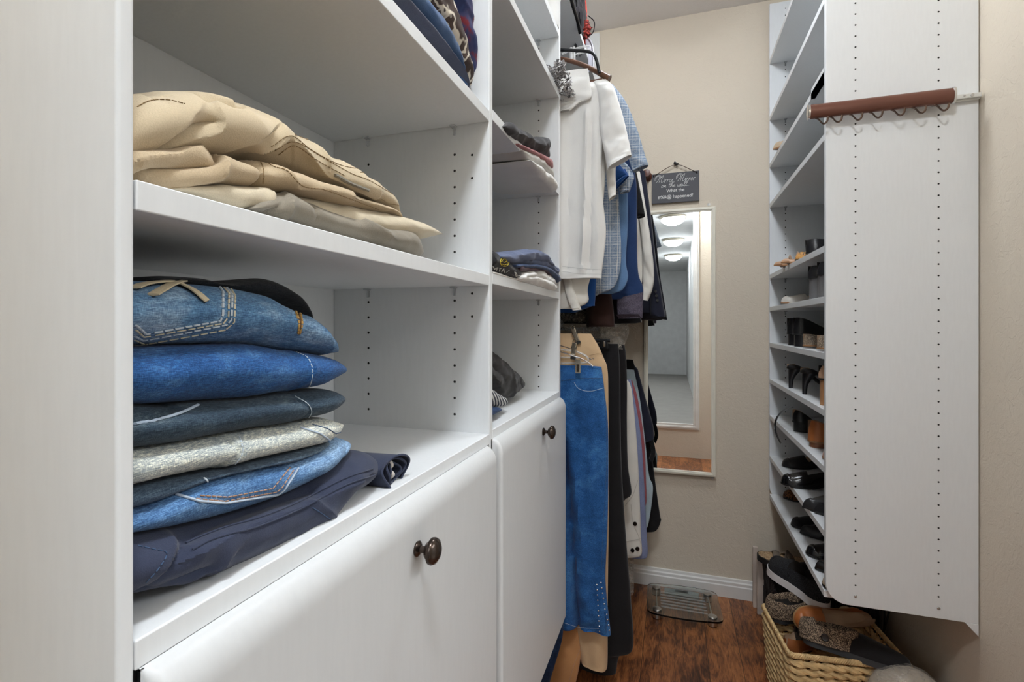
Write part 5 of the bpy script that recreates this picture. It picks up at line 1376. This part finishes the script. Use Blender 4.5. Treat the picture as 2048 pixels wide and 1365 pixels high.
# shelf 6
l, r = out(6, 1562, .42)
shoe('dress_shoe', 'pearl white pointed flat shoe with its toe to the aisle', WHP_, LINB, SOLT, l, r, RG, toe='point', hh=.008, vamp=.040)
l, r = out(6, 1578, .50)
shoe('sandal', 'brown ankle-strap sandal tucked behind the pearl white pointed flat', leather('taupe_leather', (122, 96, 76), .4), LINB, SOLK, l, r, RG, 'block', SOLK, cat='sandal', hh=.05, sv=.6, straps=[('ankle', .01, MATS['taupe_leather'])])
for px, lab in ((1616, 'grey block heeled pump with pale piping, further of the two on the sixth shelf'), (1634, 'grey block heeled pump with pale piping, nearer of the two on the sixth shelf')):
    l, r = inn(6, px, .428)
    shoe('pump', lab, BLL, LINK, SOLK, l, r, RG, 'flare', GRYL, hh=.070, W=.07, counter=.04, mid=.034)
# shelf 7
for px, lab in ((1574, 'black heeled pump with rounded back, furthest on the seventh shelf'), (1586, 'black heeled pump with rounded back, second on the seventh shelf')):
    l, r = inn(7, px, .434)
    shoe('pump', lab, BLL, LINK, SOLK, l, r, RG, 'block', BLL, hh=.045, counter=.062, mid=.05, W=.072)
for px, X, lab in ((1606, .44, 'taupe glitter flat shoe lying before the black pumps'), (1634, .43, 'taupe glitter flat shoe with a silver toe, nearest on its shelf')):
    l, r = inn(7, px, X)
    shoe('flat_shoe', lab, GLIT, LINB, SOLT, l, r, RG, hh=.006, counter=.040, mid=.032, W=.076)
# shelf 8
for px, X, lab in ((1574, .428, 'black stiletto slingback, further of the pair on the eighth shelf'), (1601, .436, 'black stiletto slingback, nearer of the pair on the eighth shelf')):
    l, r = inn(8, px, X)
    shoe('pump', lab, BLL, LINB, SOLK, l, r, RG, 'stiletto', BLL, hh=.078, sv=.66, counter=.014, mid=.008, vamp=.035, toe='point', W=.074)
l, r = out(8, 1566, .52)
shoe('flat_shoe', 'cream pointed flat standing behind the black stilettos', WHP_, LINB, SOLT, l, r, RG, toe='point', hh=.004)
l, r = inn(8, 1637, .432)
shoe('pump', 'tan open-back mule on a tall block heel beside the end panel', NUDE, LINK, SOLK, l, r, RG, 'flare', leather('tan_stacked_heel', (190, 138, 94), .4), hh=.080, counter=.04, mid=.02)
# shelf 9
l, r = inn(9, 1585, .445)
t9 = shoe('sandal', 'black sandal with a long loose ankle strap dangling over the shelf edge', BLL, LINB, SOLK, l, r, RG, 'block', SOLK, cat='sandal', hh=.035, counter=.045, mid=.012, sv=.76, vamp=.03, straps=[('cross', [(.5, .66)], BLL, .05, .007)])
a = onx(1585, 815, .43)
pts = smooth_path([a, onx(1566, 822, .42), onx(1553, 838, .412), onx(1550, 856, .408), onx(1554, 872, .408), onx(1561, 886, .408)], 24)
t_ = mk('dangling_strap', tube([p - Vector(t9.location) for p in pts], .0042, 8, flat=.3), BLL, t9, world=False); t_['label'] = 'long black strap hanging free'
mk('strap_buckle', tube([pts[-1] - Vector(t9.location) + Vector((0, .008 * math.cos(q), .006 * math.sin(q))) for q in [i / 10 * 2 * PI for i in range(10)]], .0014, 6, True), CHROME, t9, world=False)
l, r = inn(9, 1616, .440)
shoe('loafer', 'cognac tan leather loafer with its rounded heel to the aisle', TANL, LINB, SOLT, l, r, RG, 'block', leather('stacked_brown', (120, 72, 42), .4), cat='shoe', hh=.018, counter=.068, mid=.052, W=.092, vamp=.06, toeh=.035)
l, r = out(9, 1645, .44)
shoe('flat_shoe', 'blush pink toe of a flat shoe just beside the end panel, ninth shelf', leather('blush_leather', (190, 150, 136), .3), LINB, SOLT, l, r, RG, hh=.004, vamp=.03)
# shelf 10
l, r = out(10, 1560, .44)
shoe('dress_shoe', 'beige lined black shoe at the far end of the tenth shelf', BLL, LINB, SOLK, l, r + .15, RG, hh=.03, heel='block', toe='round', counter=.06)
l, r = out(10, 1556, .388)
shoe('pump', 'glossy black round-toed pump overhanging the tenth shelf', BLP, LINK, SOLK, (l[0], l[1] - .06, l[2]), r, RG, 'block', BLP, hh=.03, vamp=.055, toeh=.028)
l, r = out(10, 1605, .404)
shoe('pump', 'matte black pointed pump with its toe just past the tenth shelf edge', BLL, BEIGE, SOLK, l, r, RG, 'block', BLL, hh=.03, toe='point', vamp=.055)
l, r = out(10, 1628, .43)
shoe('pump', 'black pointed shoe with brown strap nearest the end panel on the tenth shelf', BLS, LINB, SOLK, l, r, RG, 'block', BLL, hh=.04, toe='point', vamp=.05, straps=[('ankle', .0, SOLT)])
# shelf 11
for px, X, m, nm, lab, kk in ((1566, .47, LEO, 'pump', 'dark leopard suede pump at the far end of the lowest shelf', dict(hh=.045, counter=.06, vamp=.055)),
                          (1582, .435, BLS, 'flat_shoe', 'black suede round flat, second from far on the lowest shelf', dict(hh=.006)),
                          (1600, .45, BLL, 'flat_shoe', 'plain black flat in the middle of the lowest shelf', dict(hh=.012, toe='point')),
                          (1612, .43, BLP, 'pump', 'glossy black patent shoe with orange lining on the lowest shelf', dict(hh=.012, vamp=.046)),
                          (1630, .43, BLP, 'pump', 'glossy black peep shoe with silver rim on the lowest shelf', dict(hh=.01, toe='point')),
                          (1645, .425, BEIGE, 'flat_shoe', 'beige and grey toe-capped shoe nearest the end panel on the lowest shelf', dict(hh=.01, vamp=.05))):
    l, r = out(11, px, X)
    shoe(nm, lab, m, TANL if 'orange' in lab else LINB, SOLK, l, r, RG, 'block' if kk['hh'] > .02 else None, SOLK, **kk)

# ------------------------------------------------------------------ floor things
# bathroom scale
def m_glass():
    t = NT('greenish_glass'); t.base((.92, .985, .965)); t.set(Roughness=.02, IOR=1.45); t.p.inputs['Transmission Weight'].default_value = 1.0
    return t.m
GLASS = m_glass()
sc = thing('bathroom_scale', 'glass bathroom scale with round chrome feet on the wooden floor', 'scale', (.04, 2.47, 0))
A, B_, C_, D_ = (onz(1296, 1222, .038), onz(1436, 1250, .038), onz(1443, 1192, .038), onz(1296, 1162, .038))
cx_, cy_ = .035, 2.47
def rr(w, d, rad, n=8, bul=0):
    out_ = []
    for (sx, sy, a0) in ((1, 1, 0), (-1, 1, 90), (-1, -1, 180), (1, -1, 270)):
        for i in range(n + 1):
            a = math.radians(a0 + 90 * i / n)
            out_.append((sx * (w - rad) + rad * math.cos(a), sy * (d - rad) + rad * math.sin(a)))
    res = []
    for i, p in enumerate(out_):
        q = out_[(i + 1) % len(out_)]
        for t_ in range(6):
            u = t_ / 6; x = p[0] + (q[0] - p[0]) * u; y = p[1] + (q[1] - p[1]) * u
            res.append((x * (1 + bul * 0), y + (1 if y > 0 else -1) * bul * (1 - (x / w) ** 2)))
    return res
sh = rr(.162, .128, .03, 6, .018)
rz_ = math.radians(3)
def R2(x, y): return (cx_ + x * math.cos(rz_) - y * math.sin(rz_), cy_ + x * math.sin(rz_) + y * math.cos(rz_))
mk('glass_platform', prism([R2(*p) for p in sh], 'z', .030, .038), GLASS, sc, smooth=False, bevel=.001)
FR = m_clear('frosted_stripe', .16, .5, (220, 226, 224))
for i in range(6):
    yy = -.075 + i * .026
    mk('etched_stripe', box(-0.1, 0.1, -.006, .006, 0, .0004), FR, sc, smooth=False, world=False).location = Vector((R2(0, yy)[0] - .04, R2(0, yy)[1] - 2.47, .0383))
BRU = plain('brushed_steel', (190, 188, 184), .3, 1.0)
for x, y in ((-.118, -.098), (.118, -.098), (-.118, .098), (.118, .098)):
    p = R2(x, y)
    f = mk('foot', lathe([(.001, 0), (.019, 0), (.021, .003), (.021, .004)], Matrix.Translation((p[0], p[1], 0)), 24), SOLK, sc)
    mk('foot_cap', join(lathe([(.021, .004), (.021, .0295), (.001, .0296)], Matrix.Translation((p[0], p[1], 0)), 24), lathe([(.001, .0385), (.020, .0385), (.019, .0415), (.010, .0445), (.001, .045)], Matrix.Translation((p[0], p[1], 0)), 24)), BRU, f)
p0, p1 = R2(-.118, -.08), R2(-.118, .08)
for sx in (-.118, .118):
    a_, b_ = R2(sx, -.08), R2(sx, .09)
    mk('steel_rail', tube([(a_[0], a_[1], .026), (b_[0], b_[1], .026)], .003, 8), BRU, sc)
d0 = R2(0, .095)
mk('display_housing', box(d0[0] - .08, d0[0] + .08, d0[1] - .018, d0[1] + .018, .012, .0297), plain('grey_housing', (140, 146, 146), .4), sc, bevel=.005)
mk('display', box(d0[0] - .03, d0[0] + .03, d0[1] - .010, d0[1] + .010, .0298, .0300), plain('lcd', (120, 128, 124), .2), sc, smooth=False)

# wicker basket of shoes
rng = random.Random(7)
STRAW = plain('straw_wicker', (222, 190, 138), .6, 0, (120, .0015), .3, .22, 40)
BZ = .262
P_NL, P_FL = onz(1580, 1310, BZ), onz(1526, 1212, BZ)
ax = (P_FL - P_NL).normalized(); bx = Vector((ax.y, -ax.x, 0))
DL = (P_FL - P_NL).length; WL = .345
cb = P_NL + ax * DL / 2 + bx * WL / 2
bk = thing('wicker_basket', 'woven straw basket full of slippers and shoes on the floor under the end panel', 'basket', (cb.x, cb.y, 0))
def peri(w, d, rad, n):
    """points around a rounded rectangle in the basket's frame, n evenly spaced"""
    pts = []
    segs = [((w - rad), -d, 0)]
    poly = []
    for (sx, sy, a0) in ((1, -1, -90), (1, 1, 0), (-1, 1, 90), (-1, -1, 180)):
        for i in range(7):
            a = math.radians(a0 + 90 * i / 6); poly.append((sx * (w - rad) + rad * math.cos(a), sy * (d - rad) + rad * math.sin(a)))
    Ls = [math.dist(poly[i], poly[(i + 1) % len(poly)]) for i in range(len(poly))]; tot = sum(Ls); out_ = []
    for k in range(n):
        s = tot * k / n; i = 0
        while s > Ls[i]: s -= Ls[i]; i += 1
        p, q = poly[i], poly[(i + 1) % len(poly)]; u = s / Ls[i]
        out_.append((p[0] + (q[0] - p[0]) * u, p[1] + (q[1] - p[1]) * u))
    return out_, tot
def bw(x, y, z): return Vector((cb.x, cb.y, z)) + bx * x + ax * y
NST = 30; parts = []
rows = 10
for r_ in range(rows):
    z = .014 + r_ * .0245; tap = 1 - .10 * (1 - z / BZ)
    n = 240; pts, tot = peri(WL / 2 * tap, DL / 2 * tap, .02, n)
    for ph in (0, 1):
        ring = []
        for k, (x, y) in enumerate(pts):
            a = k / n * NST * PI + (r_ % 2) * PI + ph * PI
            l_ = math.hypot(x, y) or 1
            nx, ny = (x / l_, y / l_)
            off = .0055 * math.sin(a)
            ring.append(bw(x + nx * off, y + ny * off, z + .0045 * math.cos(a) + rng.uniform(-.0006, .0006)))
        parts.append(tube(ring, .0078, 6, True, .8))
mk('woven_wall', join(*parts), STRAW, bk)
pts, tot = peri(WL / 2 * .99, DL / 2 * .99, .02, NST)
st_ = []
for k, (x, y) in enumerate(pts): st_.append(tube([bw(x * .9, y * .9, .004), bw(x, y, BZ - .006)], .003, 6))
mk('stakes', join(*st_), plain('dark_straw', (150, 112, 66), .7), bk)['label'] = 'darker upright stakes'
n = 420; pts, tot = peri(WL / 2 + .003, DL / 2 + .003, .018, n); parts = []
for ph in range(3):
    ring = [bw(x * (1 + .012 * math.cos(k / n * 2 * PI * 62 + ph * 2.09)), y * (1 + .014 * math.cos(k / n * 2 * PI * 62 + ph * 2.09)), BZ + .0055 * math.sin(k / n * 2 * PI * 62 + ph * 2.09)) for k, (x, y) in enumerate(pts)]
    parts.append(tube(ring, .0048, 6, True))
mk('braided_rim', join(*parts), STRAW, bk)
mk('base', prism([(bw(x * .9, y * .9, 0).x, bw(x * .9, y * .9, 0).y) for x, y in peri(WL / 2, DL / 2, .02, 40)[0]], 'z', .002, .010), MATS['dark_straw'], bk)

KNIT = mottled('heather_knit', [(.38, (46, 40, 38)), (.5, (112, 96, 82)), (.62, (188, 164, 138))], 330, .95, .0025, 2, .1)
BG = 'shoes piled in the straw basket'
def aim(px0, py0, px1, py1, z0, z1=None):
    a = onz(px0, py0, z0); b = onz(px1, py1, z1 if z1 is not None else z0); return a, math.atan2(b.y - a.y, b.x - a.x)
def slipper(label, heel, ang, L=.26, rx=0.0, ry=0.0):
    t = shoe('slipper', label, BLS, LINK, plain('slipper_sole', (52, 52, 54), .7), heel, ang, BG, cat='slipper', L=L, W=.098, hh=.012, flatb=True, sv=.50, counter=.045, mid=.040, vamp=.062, toeh=.030, soleT=.016, rx=rx, ry=ry)
    n = 56; ring_s = []
    for i in range(n):
        a = 2 * PI * i / n
        cxx = .073; ca, sa = math.cos(a), math.sin(a)
        x = cxx + .078 * ca; y = .044 * sa
        z0 = .028; zt = .082 + .006 * ca + (.010 if ca < -.6 else 0)
        sec = []
        for u in range(13):
            v = u / 12
            # outer wall up, roll over, inner wall down
            if v < .55:
                w = v / .55; k_ = 1.10 - .05 * w + .05 * math.sin(w * PI); z = z0 + (zt - z0) * w
            else:
                w = (v - .55) / .45; k_ = 1.05 - .30 * math.sin(w * PI / 2); z = zt + .006 * math.sin(w * PI) - .030 * w ** 2
            sec.append(Vector((cxx + (x - cxx) * k_, y * k_, z)))
        ring_s.append(sec)
    ring_s.append(ring_s[0])
    mk('knit_collar', loft(ring_s, closed=False, cap=False), KNIT, t, world=False)['label'] = 'brown heather knitted cuff'
    M = Matrix.Translation((.062, -.0475, .052)) @ Matrix.Rotation(PI / 2, 4, 'X')
    mk('button', lathe([(.001, 0), (.011, 0), (.012, .003), (.009, .005), (.006, .004), (.001, .004)], M, 20), plain('dark_button', (36, 30, 30), .3), t, world=False)
    return t
h, a = aim(1612, 1290, 1800, 1345, .255)
slipper('grey-black slipper with a heather knit cuff and button, on top of the basket', (h.x - .006, h.y + .008, .245), a, .29, rx=-.30)
h, a = aim(1532, 1212, 1640, 1205, .27)
slipper('second knit-cuffed slipper at the far left corner of the straw basket', (h.x + .012, h.y - .01, .215), a, .25, rx=0)
# tan mule lying on its side, sole to us
h, a = aim(1755, 1250, 1575, 1262, .28)
shoe('pump', 'tan leather mule with a cream block heel, sole turned to us in the basket', TANL, LINB, leather('tan_worn_sole', (176, 138, 94), .5), (h.x - .045, h.y + .055, .272), a, BG, 'flare', leather('cream_heel', (214, 196, 160), .5), hh=.03, L=.25, W=.082, rx=-1.15, soleT=.006)
h, a = aim(1560, 1285, 1600, 1245, .22)
shoe('loafer', 'brown leather loafer deep in the left side of the straw basket', leather('brown_leather', (150, 88, 48), .35), LINB, SOLT, (h.x + .02, h.y, .17), .9, BG, L=.22, hh=.01, counter=.05)
t = shoe('flat_shoe', 'black shoe heel standing on end at the near left inside the basket', BLL, LINK, SOLK, tuple(onz(1592, 1300, .15)), .6, BG, 'block', SOLK, hh=.035, L=.2)
# plastic-wrapped bundle
c = onz(1805, 1350, .24)
pw = thing('wrapped_bundle', 'grey-beige bundle wrapped in crinkled clear film at the bottom right corner', 'bundle', (c.x, c.y, 0))
mk('contents', blob((c.x - .005, c.y - .045, .200), .088, 8, .05, 60, (1.15, .75, 1.0)), plain('stone_cloth', (196, 186, 170), .8, 0, (25, .001)), pw)
mk('film', blob((c.x - .005, c.y - .045, .200), .0925, 8, .05, 80, (1.16, .77, 1.01), 2.5), m_film('wrap_film', 14, .003), pw)
mk('lower_bulk', blob((c.x - .005, c.y - .055, .08), .08, 11, .15, 40, (1.1, .8, 1.0)), MATS['stone_cloth'], pw)

# dark twig crate with greyed wood posts
GW = plain('greyed_wood', (200, 186, 174), .7, 0, (80, .0015), .3, .15, 12)
TW = plain('black_twig', (44, 38, 38), .6, 0, (160, .002), .3, .3, 40)
cr = thing('twig_bin', 'low dark twig bin with pale grey wooden corner boards by the back wall', 'bin', (.56, 2.44, 0))
x0, x1, y0, y1, zt = .385, .76, 2.26, 2.585, .285
def post(xa, xb_, ya, yb_): mk('corner_board', box(xa, xb_, ya, yb_, 0, zt), GW, cr, bevel=.002)
post(x0 - .026, x0 + .010, y1 - .052, y1 - .036); post(x0 - .036, x0 - .014, y1 + .004, y1 + .018)
post(x1 - .03, x1 + .008, y1 - .01, y1 + .008)
mk('inner_box', box(x0 + .012, x1 - .01, y0 + .012, y1 - .03, 0.003, zt - .05), plain('black_lining', (24, 22, 22), .9), cr, bevel=.003)
tw = []
rng = random.Random(3)
for i in range(46):
    ya = y0 + (y1 - .04 - y0) * i / 45; sl = rng.uniform(-.05, .05)
    tw.append(tube([(x0 + rng.uniform(-.004, .006), ya + sl * .5, .004), (x0 + .006 + rng.uniform(-.006, .006), ya, .12), (x0 + rng.uniform(-.006, .006), min(y1 - .03, ya - sl), zt - .02 + rng.uniform(-.02, .01))], rng.uniform(.0022, .0042), 5))
for i in range(54):
    xa = x0 + (x1 - x0) * i / 53; sl = rng.uniform(-.04, .04)
    tw.append(tube([(xa + sl * .5, y0 + rng.uniform(-.004, .006), .004), (xa, y0 + .004, .12), (xa - sl, y0 + rng.uniform(-.006, .006), zt - .03 + rng.uniform(-.02, .01))], rng.uniform(.0022, .0042), 5))
k_ = mk('twig_sides', join(*tw), TW, cr); k_['kind'] = 'stuff'
# sandal and sneaker on top of the bin
SG_ = 'shoes lying on the dark twig bin'
CORK = mottled('woven_straw_insole', [(.4, (150, 120, 88)), (.6, (196, 168, 132))], 180, .8, .001)
def on_bin(px, py): return onz(px, py, .30)
a_ = on_bin(1512, 1082); a2 = Vector((a_.x, min(a_.y, 2.56), .29))
PEW = plain('pewter_strap', (120, 108, 96), .4, .4)
shoe('sandal', 'black platform sandal with straw insole and pewter straps on top of the twig bin', SOLK, CORK, SOLK, (.60, 2.43, .292), PI - .02, SG_, cat='sandal', L=.255, W=.1, hh=0, counter=.003, mid=.003, vamp=.004, toeh=.004, sv=.97, soleT=.022, straps=[('cross', [(.46, .60), (.60, .46), (.70, .72)], PEW, .042, .014)])
shoe('sandal', 'tan lined sandal with black footbed behind the platform sandal on the twig bin', BLS, TANL, SOLK, (.66, 2.37, .29), PI + .05, SG_, cat='sandal', L=.22, hh=.02, heel='block', sv=.55, straps=[('cross', [(.5, .6)], TANL, .05, .012)])
MESHK = mottled('black_mesh_knit', [(.45, (22, 22, 24)), (.6, (58, 58, 62))], 420, .8, .002)
h, a = aim(1660, 1228, 1544, 1140, .30)
h = onz(1544, 1140, .30) - Vector((math.cos(a), math.sin(a), 0)) * .30
sn = shoe('sneaker', 'black mesh sneaker with thick white sole leaning on the twig bin', MESHK, LINK, plain('white_midsole', (236, 230, 228), .6), (h.x, h.y, .296), a, SG_, cat='sneaker', L=.30, W=.105, hh=0, counter=.06, mid=.055, vamp=.075, toeh=.036, soleT=.026, sv=.55, ry=0.0, rx=.12)
